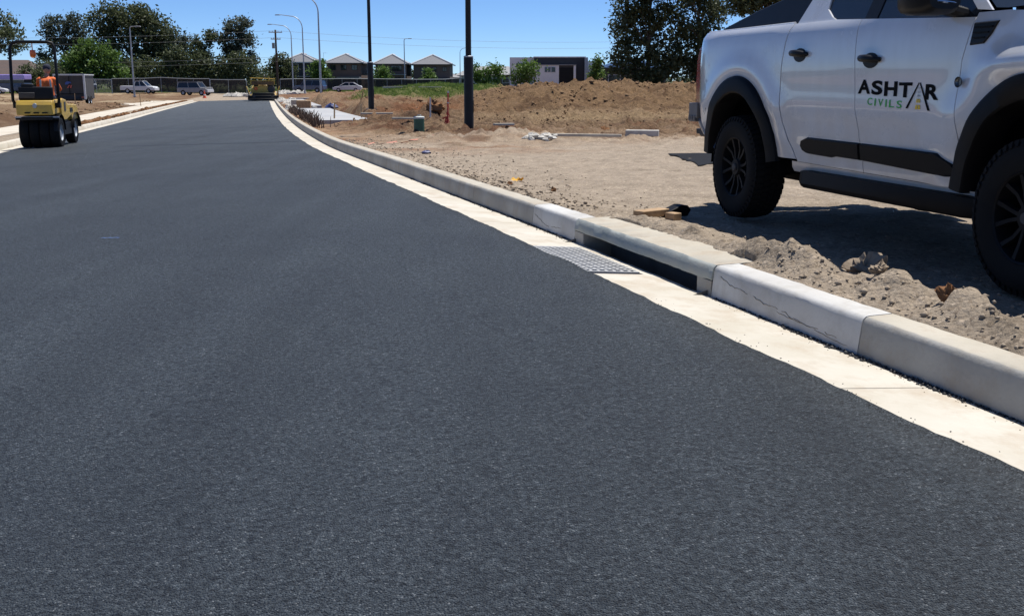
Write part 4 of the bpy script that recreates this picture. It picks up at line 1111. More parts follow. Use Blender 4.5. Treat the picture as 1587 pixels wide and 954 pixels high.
tree('bushy_tree', 'rounded olive tree behind the wooden power pole', (-45.5, 214), 7, [(0, 0, 5.6, 1.8, 2, 1.3, 18), (-1.2, 0, 4.0, 2.2, 2, 1.6, 20), (1.6, 0, 3.8, 2.0, 2, 1.6, 20), (0, 0, 2.0, 3.0, 2, 1.6, 22)], M['leaf_dark'], .25, 28, 8, .18, .45, 6, TG)
tree('shrub', 'low dark shrub between the left house and the green tree', (-78.5, 182), 5, [(-2.0, 0, 3.0, 1.8, 2, 1.3, 14), (1.5, 0, 3.0, 2.2, 2, 1.5, 18), (-.5, 0, 1.5, 4, 2, 1.4, 22)], M['leaf_dark'], .24, 26, 9, .14, .45, 6, TG)
tree('hedge', 'dark undergrowth filling the gap below the wispy gum and the tallest gum', (-62, 196), 5, [(-5, 0, 4.0, 3.2, 1.5, 2.6, 28), (0, 0, 3.4, 3.4, 1.5, 2.3, 26), (5, 0, 4.4, 3.2, 1.5, 2.9, 30), (1.5, 0, 6.4, 1.8, 1.5, 1.5, 12)], M['leaf_gum'], .25, 28, 31, .12, .5, 5, TG)
tree('hedge', 'dark undergrowth at the foot of the feathery trees behind the road end', (-50, 197), 5, [(-3.5, 0, 3.8, 3.2, 1.5, 2.6, 28), (1, 0, 4.2, 3.0, 1.5, 2.8, 30), (4.6, 0, 2.0, 2.2, 1.5, 1.6, 16)], M['leaf_dark'], .25, 28, 32, .12, .5, 5, TG)
tree('hedge', 'dark undergrowth left of the bright green leafy tree', (-80, 196), 5, [(-3.5, 0, 3.6, 3.0, 1.5, 2.2, 24), (0, 0, 4.6, 2.8, 1.5, 2.6, 26)], M['leaf_gum'], .25, 28, 33, .12, .5, 5, TG)
# right-hand group beyond the mound
RG = 'trees beyond the spoil mound'
tree('gum_tree', 'dark leafy tree left of the pair beyond the spoil mound, crown out of the frame', (11.6, 93), 12, [(-1.3, 0, 7.6, 1.7, 1.6, 1.7, 30), (.6, 0, 9.4, 2.0, 1.8, 1.9, 34), (-1.6, 0, 5.0, 1.6, 1.6, 1.7, 28), (1.1, 0, 6.6, 1.9, 1.6, 1.8, 30), (.8, 0, 3.4, 2.1, 1.6, 1.7, 30), (-1.7, 0, 3.0, 1.6, 1.4, 1.5, 24), (.2, 0, 1.6, 2.6, 1.4, 1.0, 24), (.9, 0, 11.2, 1.6, 1.5, 1.2, 18)], M['leaf_dark'], .155, 34, 10, .2, .34, 12, RG)
tree('gum_tree', 'dark tree right of the pair beyond the spoil mound, beside the ute tray', (16.0, 94), 12, [(-1.1, 0, 8.6, 1.5, 1.6, 1.8, 28), (1.0, 0, 7.0, 1.3, 1.4, 1.6, 22), (-.8, 0, 5.2, 1.9, 1.6, 1.5, 28), (.9, 0, 4.0, 1.7, 1.5, 1.6, 26), (-1.0, 0, 2.6, 1.9, 1.4, 1.5, 28), (.9, 0, 2.0, 2.0, 1.4, 1.4, 26), (.2, 0, 10.6, 1.5, 1.5, 1.3, 18)], M['leaf_dark'], .155, 34, 12, .2, .34, 12, RG)
tree('gum_tree', 'overhanging green tree whose canopy shows above the ute tray', (14.0, 60), 10, [(-1.7, 0, 5.4, 1.2, 1.3, .8, 26), (.2, 0, 6.2, 1.6, 1.4, 1.2, 30), (-1.3, 0, 4.3, 1.0, 1.2, .5, 18), (.5, 0, 4.5, 1.3, 1.3, .7, 24), (2.2, 0, 5.2, 1.4, 1.4, 1.0, 26), (-.6, 0, 5.2, 1.2, 1.2, .8, 22)], M['leaf_gum'], .125, 32, 13, .16, .27, 12, RG)
tree('leafy_tree', 'young pale green tree between the first two dark brick houses', (-41.0, 232), 6, [(0, 0, 5.0, 1.5, 1.4, 1.3, 14), (-.8, 0, 3.4, 1.6, 1.4, 1.4, 14), (.9, 0, 2.9, 1.7, 1.4, 1.5, 16)], M['leaf_green'], .25, 26, 14, .13, .42, 6, 'small trees in front of the brick houses')
tree('leafy_tree', 'small green tree in front of the third brick house', (-27.8, 232), 5, [(0, 0, 3.6, 1.4, 1.4, 1.2, 14), (.2, 0, 2.2, 1.8, 1.4, 1.3, 16)], M['leaf_green'], .25, 26, 15, .13, .42, 6, 'small trees in front of the brick houses')
tree('leafy_tree', 'small green tree in front of the fourth brick house', (-17.9, 232), 5, [(0, 0, 3.0, 1.3, 1.4, 1.1, 12), (.3, 0, 1.9, 1.5, 1.4, 1.1, 12)], M['leaf_green'], .25, 26, 16, .13, .42, 6, 'small trees in front of the brick houses')
tree('shrub', 'leafy green bush behind the near black lamp pole', (-5.0, 210), 5, [(-2.0, 0, 3.2, 1.8, 1.4, 1.2, 14), (1.6, 0, 3.6, 2.0, 1.4, 1.5, 18), (0, 0, 2.0, 3.2, 1.4, 1.3, 18)], M['leaf_green'], .24, 26, 17, .13, .42, 6)
tree('shrub', 'dark green bush in front of the white modern house', (1.9, 139), 4, [(0, 0, 2.7, 1.4, 1.2, .9, 16), (-.5, 0, 1.8, 1.6, 1.2, 1.0, 16)], M['leaf_green'], .19, 26, 18, .1, .32, 6)
tree('cypress_tree', 'small conical tree at the right end of the modern house', (11.1, 142), 4, [(0, 0, 3.6, .4, .4, .7, 6), (0, 0, 2.7, .8, .8, .8, 12), (0, 0, 1.7, 1.1, 1, .8, 14)], M['leaf_green'], .17, 28, 20, .1, .25, 4)
# distant belt of trees that reads as one mass
def belt():
    g = np.random.default_rng(5); bl = []
    for x in np.arange(-260, 240, 7.0):
        h = 3.2 + 2.6 * g.random() + (2.0 if x < -95 else 0)
        bl.append((x + g.uniform(-2, 2), 400 + g.uniform(-12, 12), h * .5, 4.6, 3, h * .5, 9))
    V, F, _ = crown_mesh(bl, .65, 16, 77, 1.0)
    V[:, 2] += float(zg(400)); o = mesh_np('distant_trees', V, F, M['leaf_dark']); o['kind'] = 'stuff'
belt()

# ------------------------------------------------------------------ buildings
def house(label, x, y, w, dpt, wall_h, roof_h, wall, wins, garage=None, low=0.0):
    t = thing('brick_house', label, 'house', (x, y, -.6), 0, 'two storey brick houses behind the site')
    mb = MB(); mb.box((0, dpt / 2, wall_h / 2), (w, dpt, wall_h)); mb.build('wall', wall, t, sm=0)
    e = .55; W2 = w / 2 + e; y0, y1 = -e, dpt + e; zr = wall_h + .10
    r0, r1 = y0 + W2 * .95, y1 - W2 * .95
    mb = MB()
    mb.add([(-W2, y0, zr), (W2, y0, zr), (W2, y1, zr), (-W2, y1, zr), (0, r0, zr + roof_h), (0, max(r1, r0 + 1), zr + roof_h)], [(0, 1, 4), (1, 2, 5, 4), (2, 3, 5), (3, 0, 4, 5), (3, 2, 1, 0)])
    rf = mb.build('roof', M['roof'], t, sm=0)
    mb = MB()
    for (a, b) in (((-W2, y0, zr), (0, r0, zr + roof_h)), ((W2, y0, zr), (0, r0, zr + roof_h)), ((0, r0, zr + roof_h), (0, max(r1, r0 + 1), zr + roof_h))):
        mb.tube([(a[0], a[1], a[2] + .05), (b[0], b[1], b[2] + .05)], .19, 6)
    mb.build('ridge_cap', M['cap'], rf, sm=0)
    mb = MB(); mb.box((0, y0 - .03, zr - .10), (2 * W2 + .1, .08, .24)); mb.box((-W2 - .03, (y0 + y1) / 2, zr - .10), (.08, y1 - y0, .24)); mb.box((W2 + .03, (y0 + y1) / 2, zr - .10), (.08, y1 - y0, .24))
    mb.build('gutter', M['cap'] if low else M['darkgrey'], rf, sm=0)
    for (wx, wz, ww, wh, pale) in wins:
        mb = MB(); f = .09
        for (cx, cz, sx, sz) in ((wx, wz + wh / 2, ww + f, f), (wx, wz - wh / 2, ww + f, f), (wx - ww / 2, wz, f, wh), (wx + ww / 2, wz, f, wh), (wx, wz, f * .7, wh)):
            mb.box((cx, -.03, cz), (sx, .12, sz))
        fr = mb.build('window', M['white'] if pale else M['darkgrey'], t, sm=0)
        mb = MB(); mb.box((wx, -.005, wz), (ww, .03, wh)); mb.build('pane', M['glass'], fr, sm=0)
    if garage:
        gx, gw, gh = garage
        mb = MB(); mb.box((gx, -1.6, gh / 2), (gw, 3.2, gh)); g_ = mb.build('porch', wall, t, sm=0)
        mb = MB(); mb.box((gx, -1.7, gh + .12), (gw + .8, 3.8, .2)); mb.build('porch_roof', M['roof_pale'], g_, sm=0)
        mb = MB(); mb.box((gx, -3.23, gh * .44), (gw * .7, .06, gh * .8)); mb.build('garage_door', M['darkgrey'], g_, sm=0)
    return t
hy = 245
def hx(px): return (px - 793.5) / 1650 * hy * 1.0
house('first brick house from the left with a white framed upstairs window', hx(472), hy, 7.0, 12, 5.7, 1.9, M['render_black'], [(-1.5, 4.7, 2.6, 1.3, True), (1.8, 2.0, 1.4, 1.1, False)], (1.9, 3.0, 2.5), 1)
house('second brick house from the left with three dark upstairs windows', hx(539), hy, 7.8, 12, 5.5, 2.0, M['brick_brown'], [(-2.4, 4.6, 1.2, 1.1, False), (0, 4.6, 1.2, 1.1, False), (2.4, 4.6, 1.2, 1.1, False)], (1.4, 4.2, 2.3))
house('third brick house from the left with a charcoal rendered front bay', hx(610.5), hy, 7.0, 12, 5.3, 2.1, M['brick_dark'], [(-2.2, 4.4, 1.1, 1.1, False), (1.2, 4.4, 2.4, 1.2, False)], (1.2, 3.6, 2.9))
house('fourth brick house from the left, nearest the black lamp pole', hx(672), hy, 8.2, 12, 5.2, 2.1, M['brick_dark'], [(-1.9, 4.2, .9, .9, False), (.6, 4.2, .9, .9, False), (2.9, 4.2, .9, .9, False)], (2.6, 3.6, 1.9))
def low_house(label, x, y, w, dpt, wall_h, roof_h, wall, roofm):
    t = thing('house', label, 'house', (x, y, -.5), 0)
    mb = MB(); mb.box((0, dpt / 2, wall_h / 2), (w, dpt, wall_h)); mb.build('wall', wall, t, sm=0)
    e = .6; W2 = w / 2 + e; mb = MB(); zr = wall_h + .01
    mb.add([(-W2, -e, zr), (W2, -e, zr), (W2, dpt + e, zr), (-W2, dpt + e, zr), (-W2 + dpt * .5, dpt / 2, zr + roof_h), (W2 - dpt * .5, dpt / 2, zr + roof_h)], [(0, 1, 5, 4), (1, 2, 5), (2, 3, 4, 5), (3, 0, 4), (3, 2, 1, 0)])
    rf = mb.build('roof', roofm, t, sm=0)
    mb = MB(); mb.box((0, -e - .03, zr - .08), (2 * W2, .08, .2)); mb.build('gutter', M['darkgrey'], rf, sm=0)
    for k in range(max(1, int(w / 4))):
        wx = -w / 2 + 2 + k * 4
        mb = MB(); mb.box((wx, -.02, wall_h * .55), (1.7, .1, 1.2)); f = mb.build('window', M['white'], t, sm=0)
        mb = MB(); mb.box((wx, -.06, wall_h * .55), (1.5, .08, 1.0)); mb.build('pane', M['glass'], f, sm=0)
    return t
o = low_house('brown tiled single storey house behind the roller at the left edge', -110, 232, 19, 10, 2.6, 3.4, M['brick_brown'], M['roof_brown'])
mb = MB(); mb.box((6.2, -.35, 1.9), (1.0, .6, 3.8)); mb.build('chimney', mat('red_brick', (.24, .10, .06), (.16, .07, .045), 6, .85), o, sm=0)
low_house('pale roofed house behind the near black lamp pole', -5.5, 275, 17, 9, 2.9, 2.3, M['white'], M['roof_pale'])
low_house('pale grey roofed house left of the white modern building', 1.0, 262, 9, 9, 3.0, 1.7, M['brick_brown'], M['roof_pale'])
low_house('small white house beside the fourth brick house', -16.2, 268, 6, 8, 2.4, 1.5, M['white'], M['roof_pale'])
low_house('pale roofed house between the second and third brick houses', -31.5, 285, 8, 9, 4.4, 1.9, M['white'], M['roof_pale'])
low_house('dark roofed house half hidden by the trees beyond the mound', 16.4, 148, 9, 7, 3.35, 1.0, M['darkgrey'], M['bluepaint'])
# flat roofed modern house
M['render_white'] = mat('white_render', (.80, .80, .79), (.74, .74, .73), 2, .7)
mh = thing('modern_house', 'white and black flat roofed modern house beyond the spoil mound', 'house', (0, 150, -.3))
def bx(px): return (px - 793.5) / 1650 * 150
def bz(py): return CAM_H + (125 - py) / 1650 * 150 + .3
def blk(name, p0, p1, t0, t1, yf, dp, m, par=mh):
    mb = MB(); mb.box(((bx(p0) + bx(p1)) / 2, yf + dp / 2, (bz(t0) + bz(t1)) / 2), (bx(p1) - bx(p0), dp, bz(t0) - bz(t1))); return mb.build(name, m, par, sm=0)
blk('rear_wing', 790, 862, 90.5, 150, 1.4, 8, M['render_white'])
blk('parapet', 800, 858, 99.5, 102.5, 1.3, .1, M['black'])
blk('main_block', 827, 903, 91, 150, .0, 8, M['render_black'])
blk('roof_edge', 826, 905, 89.6, 91, -.1, 8.2, M['render_white'])
fw_ = blk('front_wall', 828, 864, 102.5, 150, -1.2, 1.2, M['render_white'])
blk('wall_cap', 827, 890, 101.5, 102.8, -1.3, 1.4, M['roof_pale'])
for (a, b) in ((831, 834), (843, 846), (848, 851), (853, 858)):
    f = blk('window', a - .6, b + .6, 105, 113, -1.24, .1, M['silver']); blk('pane', a, b, 105.8, 112.2, -1.27, .1, M['glass'], f)
blk('door_surround', 861, 889, 102.8, 150, -1.0, 1.0, M['darkgrey'])
blk('garage_door', 864, 886, 106, 150, -1.06, .1, M['black'])
blk('door_post', 886, 889.5, 102.9, 150, -1.15, .2, M['render_white'])
blk('side_column', 903, 908, 91, 150, -.4, 8.6, M['silver'])
blk('side_wall', 908.2, 918, 96, 150, 1.0, 6, M['render_white'])

# ------------------------------------------------------------------ site fences: posts, rails and mesh panels
def fence(label, p0, p1, n, h, clothm, grp='temporary site fences', brace=False):
    a, b = Vector((p0[0], p0[1], 0)), Vector((p1[0], p1[1], 0))
    c0 = Vector((a.x, a.y, gz(a.x, a.y)))
    t = thing('site_fence', label, 'fence', c0, 0, grp)
    pts = []
    for k in range(n + 1):
        p = a.lerp(b, k / n); pts.append(Vector((p.x, p.y, gz(p.x, p.y))) - c0)
    for p in pts:
        mb = MB(); mb.tube([p - Vector((0, 0, .3)), p + Vector((0, 0, h + .04))], .035, 6); mb.build('post', M['silver'], t, sm=50)
    mb = MB()
    mb.tube([p + Vector((0, 0, h)) for p in pts], .055, 6); mb.tube([p + Vector((0, 0, h * .08)) for p in pts], .02, 6)
    mb.build('rail', M['silver'], t, sm=50)
    for i in range(n):
        u, v = pts[i], pts[i + 1]; d = (v - u) * .012; mb = MB(); vs = []
        nrm = Vector((-(v - u).y, (v - u).x, 0)).normalized()
        for k in range(7):
            q_ = (u + d).lerp(v - d, k / 6); s = .05 * math.sin(k * 1.9 + i)
            for z in (.10, h * .5, h - .06): vs.append(q_ + nrm * (s * (1 - abs(z / h - .5))) + Vector((0, 0, z)))
        mb.add(vs, [(k * 3 + j, k * 3 + 3 + j, k * 3 + 4 + j, k * 3 + 1 + j) for k in range(6) for j in range(2)])
        mb.build('mesh_panel', clothm, t, sm=0)
    return t
fence('long shade cloth fence behind the white pickup on the left', (-62.5, 170), (-47.8, 172), 6, 2.3, M['cloth'])
fence('short shade cloth fence behind the paver at the road end', (-46.6, 168), (-41.0, 168), 2, 2.2, M['cloth'])
fence('shade cloth fence in front of the brick houses', (-37.5, 176), (-9.0, 186), 12, 2.05, M['cloth'])
fence('bare wire fence running behind the roller on the left', (-76, 174), (-62.6, 170), 5, 2.2, M['mesh'])

# ------------------------------------------------------------------ poles and lamps
def black_pole(label, x, y):
    t = thing('lamp_pole', label, 'lamp pole', (x, y, gz(x, y)), 0, 'black lamp poles on the right verge')
    mb = MB(); mb.lathe([(.0, -.1), (.118, -.1), (.118, 1.83), (.110, 1.86), (.07, 1.865)], (0, 0, 0), 'Z', 28); b = mb.build('sleeve', M['polefin'], t, sm=40)
    mb = MB(); mb.lathe([(.112, 1.858), (.120, 1.85), (.120, 1.875), (.09, 1.89)], (0, 0, 0), 'Z', 28); mb.build('collar', M['silver'], b, sm=40)
    mb = MB(); mb.tube([(0, 0, 1.80), (0, 0, 4), (0, 0, 6.6)], [.072, .066, .055], 20); mb.build('pole', M['polefin'], t, sm=40)
    mb = MB(); mb.box((0, 0, .0), (.40, .40, .03)); bp = mb.build('base_plate', M['polefin'], t, sm=30, bevel=.004)
    for sx in (-1, 1):
        for sy in (-1, 1):
            mb = MB(); mb.tube([(sx * .155, sy * .155, .015), (sx * .155, sy * .155, .055)], .014, 6); mb.build('bolt', M['silver'], bp, sm=30)
    mb = MB(); mb.box((.118, 0, .65), (.012, .10, .30)); mb.build('access_door', M['polefin'], b, sm=30, bevel=.004)
    mb = MB(); mb.tube([(0, 0, 6.5), (-.5, 0, 6.62), (-.8, 0, 6.62)], [.04, .035, .03], 10); mb.box((-1.05, 0, 6.62), (.55, .26, .09)); mb.build('lamp_head', M['polefin'], t, sm=30, bevel=.01)
    return t
p1 = black_pole('nearer black steel lamp pole with thick sleeve, on the verge beside the red stake', -1.08, 27.1)
dup(p1, (-5.74, 44.2, gz(-5.74, 44.2)), .3, 'farther black steel lamp pole standing behind the concrete slab')
def street_lamp(label, x, y, h, arm, group, rz):
    t = thing('street_lamp', label, 'street lamp', (x, y, gz(x, y) - .05), rz, group)
    mb = MB(); mb.tube([(0, 0, 0), (0, 0, h * .45), (0, 0, h - arm * .62)], [.115, .09, .065], 12); mb.build('pole', M['silver'], t, sm=40)
    mb = MB(); P = []
    for k in range(9):
        a = math.pi / 2 * k / 8; P.append((-arm * .55 * (1 - math.cos(a)), 0, h - arm * .62 + arm * .56 * math.sin(a)))
    P.append((-arm, 0, h)); P.append((-arm - .2, 0, h + .01))
    mb.tube(P, [.065] + [.055] * 8 + [.04, .035], 10); mb.build('arm', M['silver'], t, sm=40)
    mb = MB(); mb.box((-arm - .5, 0, h), (.75, .26, .12), tap=.75); mb.build('lamp_head', M['roof_pale'], t, sm=30, bevel=.02)
    mb = MB(); mb.box((0, 0, .15), (.42, .42, .06)); mb.build('base_plate', M['silver'], t, sm=30)
    return t
SG = 'silver street lamps with curved arms along the right verge'
street_lamp('nearest silver street lamp on the right verge, arching over the top of the picture', -18.2, 103.5, 9.6, 2.6, SG, R(-8))
street_lamp('second silver street lamp on the right, in front of the first brick house', -27.6, 144.7, 10.4, 2.8, SG, R(-8))
street_lamp('farthest silver street lamp on the right, behind the power pole wires', -33.6, 167, 10.2, 2.8, SG, R(-8))
street_lamp('silver street lamp with a short arm standing behind the white pickup on the left', -45.2, 130, 8.2, .45, None, R(180))
street_lamp('thin street lamp between the second and third dark brick houses', -18.5, 188, 8.9, .5, None, R(180))
street_lamp('far street lamp with curved arm beside the near black pole', -12.6, 265, 9.6, 2.0, None, R(180))
def power_pole(label, x, y, h):
    t = thing('power_pole', label, 'power pole', (x, y, gz(x, y)), R(12))
    mb = MB(); mb.tube([(0, 0, -.3), (0, 0, h)], [.22, .15], 10); mb.build('pole', M['dead'], t, sm=40)
    for (z, w) in ((h - .4, 2.2), (h - 1.5, 1.6)):
        mb = MB(); mb.box((0, -.18, z), (w, .12, .14)); ca = mb.build('crossarm', M['timber'], t, sm=0)
        for s in (-.45, -.2, .2, .45):
            mb = MB(); mb.tube([(s * w, -.18, z + .06), (s * w, -.18, z + .26)], [.05, .035], 6); mb.build('insulator', M['cap'], ca, sm=40)
    mb = MB(); mb.tube([(-.42, -.1, h - 3.0), (-.42, -.1, h - 2.1)], .24, 10); mb.build('transformer', M['roof_pale'], t, sm=40)
    return t
power_pole('dark wooden power pole with crossarms behind the paver', -39.2, 182, 10.0)
power_pole('dark wooden power pole hidden among the gum trees on the left', -120, 198, 10.0)
power_pole('dark wooden power pole beyond the right edge of the brick houses', 45, 215, 10.0)
def wires(label, A, B, zs, sag=.8):
    mb = MB()
    for (dz, off) in zs:
        P = []
        for k in range(17):
            t = k / 16; p = Vector(A).lerp(Vector(B), t); P.append((p.x + off, p.y, p.z + dz - sag * 4 * t * (1 - t)))
        mb.tube(P, .017, 5)
    o = mb.build('overhead_wires', M['roof_pale'], None, sm=40); tag(o, label, 'wires', 'overhead wires')
zp = gz(-39.2, 182)
wires('pale overhead wires strung across the trees on the left to the power pole', (-120, 197, gz(-120, 198)), (-39.2, 181.6, zp), ((9.85, 0), (8.75, .3), (5.6, 0), (4.9, .2)))
wires('overhead wires from the power pole across the sky above the brick houses', (-39.2, 181.6, zp), (45, 214, gz(45, 215)), ((9.85, 0), (8.75, .3)), 1.4)
mb = MB(); mb.tube([(0, 0, 0), (0, 0, 2.2)], .03, 5); mb.tube([(-.1, 0, 2.2), (.9, 0, 2.2)], .025, 5)
for k in range(4): mb.tube([(.1 + k * .22, -.3, 2.2), (.1 + k * .22, .3, 2.2)], .018, 5)
a_ = mb.build('tv_aerial', M['silver'], None, sm=0); a_.location = (hx(508), hy + 1, 5.0); tag(a_, 'thin television aerial rising between the first and second brick houses', 'aerial')

# ------------------------------------------------------------------ road machines
def tyre_part(parent, c, r, w, n=28, name='wheel', hubm='silver', axis='X'):
    mb = MB(); e = w / 2
    mb.lathe([(r * .56, -e * .9), (r * .80, -e), (r * .95, -e * .93), (r, -e * .7), (r, e * .7), (r * .95, e * .93), (r * .80, e), (r * .56, e * .9)], c, axis, n)
    o = mb.build(name, M['rubber'], parent, sm=35)
    mb = MB(); mb.lathe([(r * .56, -e * .88), (r * .50, -e * .6), (r * .2, -e * .55), (.0, -e * .62)], c, axis, n); mb.lathe([(r * .56, e * .88), (r * .50, e * .6), (r * .2, e * .55), (.0, e * .62)], c, axis, n)
    mb.build('rim', M[hubm], o, sm=35)
    return o
rx_, ry_ = -11.33, 26.0
RZ0 = float(zroad(rx_, ry_)) + .012
roller = thing('road_roller', 'small yellow road roller with black roll bar and smooth tyres at the left kerb', 'roller', (rx_, ry_, RZ0), .20)
roller.scale = (.88, 1, 1)
for k in range(4): tyre_part(roller, (-.39 + .26 * k, 0, .36), .36, .255, name='tyre')
for k in range(3): tyre_part(roller, (-.34 + .34 * k, 1.95, .36), .36, .26, name='tyre')
mb = MB()   # lower frame
mb.prism([(-.42, .66), (-.42, .74), (.50, .80), (1.2, .62), (1.5, .60), (1.5, .34), (.55, .30), (.45, .66)], -.40, .40, 'yz'); mb.box((0, -.34, .70), (1.10, .10, .06)); mb.box((0, .98, .42), (.9, 1.0, .30))
mb.build('frame', M['black'], roller, sm=25, bevel=.01)
mb = MB(); mb.box((.0, -.385, .735), (1.12, .03, .03)); mb.build('scraper_bar', M['silver'], roller, sm=0)
mb = MB()   # rear engine box
mb.prism([(-.44, .78), (-.46, 1.02), (-.40, 1.12), (.30, 1.14), (.34, .80)], -.50, .42, 'yz'); eb = mb.build('engine_box', M['yellow'], roller, sm=25, bevel=.025, bseg=3)
mb = MB(); mb.lathe([(.0, -.475), (.055, -.475), (.06, -.462)], (-.02, 0, 1.0), 'Y', 16); mb.build('emblem', M['silver'], eb, sm=40)
mb = MB()
for k in range(3): mb.box((-.22 + .22 * k, -.462, .835), (.14, .012, .03))
mb.build('vent', M['black'], eb, sm=0)
mb = MB()   # right hand hood running forward, stepped
mb.prism([(.36, .62), (.36, 1.12), (.55, 1.16), (.95, 1.12), (1.1, 1.02), (2.25, .98), (2.40, .86), (2.42, .62), (1.6, .58), (1.5, .72), (.9, .62)], -.46, .47, 'yz'); hd = mb.build('hood', M['yellow'], roller, sm=25, bevel=.03, bseg=3)
mb = MB(); mb.box((.474, .75, .96), (.012, .20, .22)); mb.build('side_hatch', M['darkgrey'], hd, sm=0, bevel=.004)
mb = MB(); mb.box((.474, 1.5, .86), (.012, .35, .10)); mb.build('side_vent', M['black'], hd, sm=0)
for (y0, y1) in ((-.42, .44), (1.50, 2.42)):
    mb = MB()
    P = [(math.cos(math.pi * k / 10), math.sin(math.pi * k / 10)) for k in range(11)]; yc = (y0 + y1) / 2; hw_ = (y1 - y0) / 2
    vs = []
    for (c_, s_) in P:
        for x in (.40, .53): vs.append((x, yc - c_ * hw_, .40 + s_ * .39))
    mb.add(vs, [(2 * k, 2 * k + 2, 2 * k + 3, 2 * k + 1) for k in range(10)])
    mb.build('mudguard', M['black'], roller, sm=40)
# operator station
mb = MB(); mb.box((-.02, -.22, 1.28), (.88, .10, .32), rx=-.08); mb.box((-.22, -.20, 1.44), (.34, .08, .14), rx=-.08); mb.box((-.32, .10, 1.26), (.30, .5, .26)); mb.build('console', M['black'], roller, sm=25, bevel=.04, bseg=3)
mb = MB(); mb.box((-.24, -.285, 1.24), (.40, .03, .13)); mb.build('tool_box', M['darkgrey'], roller, sm=25, bevel=.01)
mb = MB(); mb.box((.15, .22, 1.0), (.40, .44, .12)); mb.box((.15, .02, 1.16), (.38, .09, .30), rx=-.1); mb.build('seat', M['plastic'], roller, sm=25, bevel=.035, bseg=3)
mb = MB(); mb.tube([(.15, 1.02, .95), (.15, .82, 1.24)], .025, 8)
mb.lathe([(.15, 0), (.165, .012), (.18, 0), (.165, -.012)], (.15, .80, 1.26), 'Z', 20, close=True); mb.box((.15, .80, 1.26), (.32, .03, .015)); mb.build('steering_wheel', M['black'], roller, sm=40)
mb = MB()
L_ = [(-.60, -.05, 1.0), (-.64, -.12, 1.12), (-.66, .0, 1.7), (-.66, .12, 2.34), (-.60, .14, 2.45), (-.46, .15, 2.48), (.28, .15, 2.48), (.42, .14, 2.45), (.47, .12, 2.34), (.50, .0, 1.7), (.53, -.12, 1.12), (.49, -.05, 1.0)]
mb.tube(L_, .040, 10); mb.box((-.56, -.05, 1.0), (.18, .16, .12)); mb.box((.48, -.05, 1.0), (.14, .16, .12)); mb.build('roll_bar', M['black'], roller, sm=40)
mb = MB(); mb.tube([(-.10, .15, 2.46), (-.10, .15, 2.30)], .014, 6); mb.lathe([(.0, 2.30), (.07, 2.29), (.08, 2.22), (.07, 2.14), (.03, 2.11), (.0, 2.11)], (-.10, .15, 0), 'Z', 14); mb.build('beacon', M['amber'], roller, sm=40)

def skin_body(name, segs, balls, parent, mats, region, vox=.012, rz=0.0):
    """one continuous surface grown over a skeleton of tapering limbs; region(p) gives the material index"""
    mb = MB()
    for (a, b, r0, r1) in segs:
        A, B = Vector(a), Vector(b); P = [A.lerp(B, k / 4) for k in range(5)]
        mb.tube(P, [r0 + (r1 - r0) * k / 4 for k in range(5)], 12)
        for (c, r) in ((A, r0), (B, r1)): mb.lathe([(r * math.sin(math.pi * k / 8) + 1e-5, -r * math.cos(math.pi * k / 8)) for k in range(9)], c, 'Z', 12)
    for (c, sx, sy, sz) in balls:
        vs = []; fs = []
        for i in range(13):
            t = math.pi * i / 12
            for k in range(16):
                f = 2 * math.pi * k / 16; vs.append((c[0] + sx * math.sin(t) * math.cos(f), c[1] + sy * math.sin(t) * math.sin(f), c[2] + sz * math.cos(t)))
        for i in range(12):
            for k in range(16): fs.append((i * 16 + k, (i + 1) * 16 + k, (i + 1) * 16 + (k + 1) % 16, i * 16 + (k + 1) % 16))
        mb.add(vs, fs)
    tmp = mb.build(name, mats, None, sm=0)
    rm = tmp.modifiers.new('r', 'REMESH'); rm.mode = 'VOXEL'; rm.voxel_size = vox
    sm_ = tmp.modifiers.new('s', 'SMOOTH'); sm_.iterations = 3; sm_.factor = .5
    bpy.context.view_layer.update()
    me = bpy.data.meshes.new_from_object(tmp.evaluated_get(dg())); bpy.data.objects.remove(tmp)
    me.materials.clear()
    for m in mats: me.materials.append(m)
    me.polygons.foreach_set('material_index', [region(p.center) for p in me.polygons])
    me.polygons.foreach_set('use_smooth', [True] * len(me.polygons))
    o = bpy.data.objects.new(name, me); col.objects.link(o); o.parent = parent
    return o
# the operator, seated and leaning to the right, both hands on the wheel
person = thing('person', 'operator in orange hi-vis shirt and dark cap sitting on the road roller', 'person', (0, 0, 0))
person.location = roller.matrix_world @ Vector((0, 0, 0)); person.location = (rx_, ry_, RZ0); person.rotation_euler = (0, 0, .20)
hx_, hy_, hz_ = .15, .22, 1.17
S = []
S += [((hx_ - .09, hy_, hz_), (hx_ - .12, hy_ + .44, hz_ + .02), .088, .062), ((hx_ + .09, hy_, hz_), (hx_ + .12, hy_ + .44, hz_ + .02), .088, .062)]
S += [((hx_ - .12, hy_ + .44, hz_ + .02), (hx_ - .12, hy_ + .50, hz_ - .38), .058, .042), ((hx_ + .12, hy_ + .44, hz_ + .02), (hx_ + .12, hy_ + .50, hz_ - .38), .058, .042)]
S += [((hx_ - .12, hy_ + .48, hz_ - .42), (hx_ - .12, hy_ + .68, hz_ - .45), .045, .038), ((hx_ + .12, hy_ + .48, hz_ - .42), (hx_ + .12, hy_ + .68, hz_ - .45), .045, .038)]
S += [((hx_ - .05, hy_ + .0, hz_ + .02), (hx_ - .05, hy_ + .03, hz_ + .36), .115, .125), ((hx_ + .05, hy_ + .0, hz_ + .02), (hx_ + .05, hy_ + .03, hz_ + .36), .115, .125)]
S += [((hx_ - .15, hy_ + .04, hz_ + .43), (hx_ + .15, hy_ + .04, hz_ + .43), .068, .068), ((hx_, hy_ + .05, hz_ + .44), (hx_ + .01, hy_ + .08, hz_ + .56), .058, .052)]
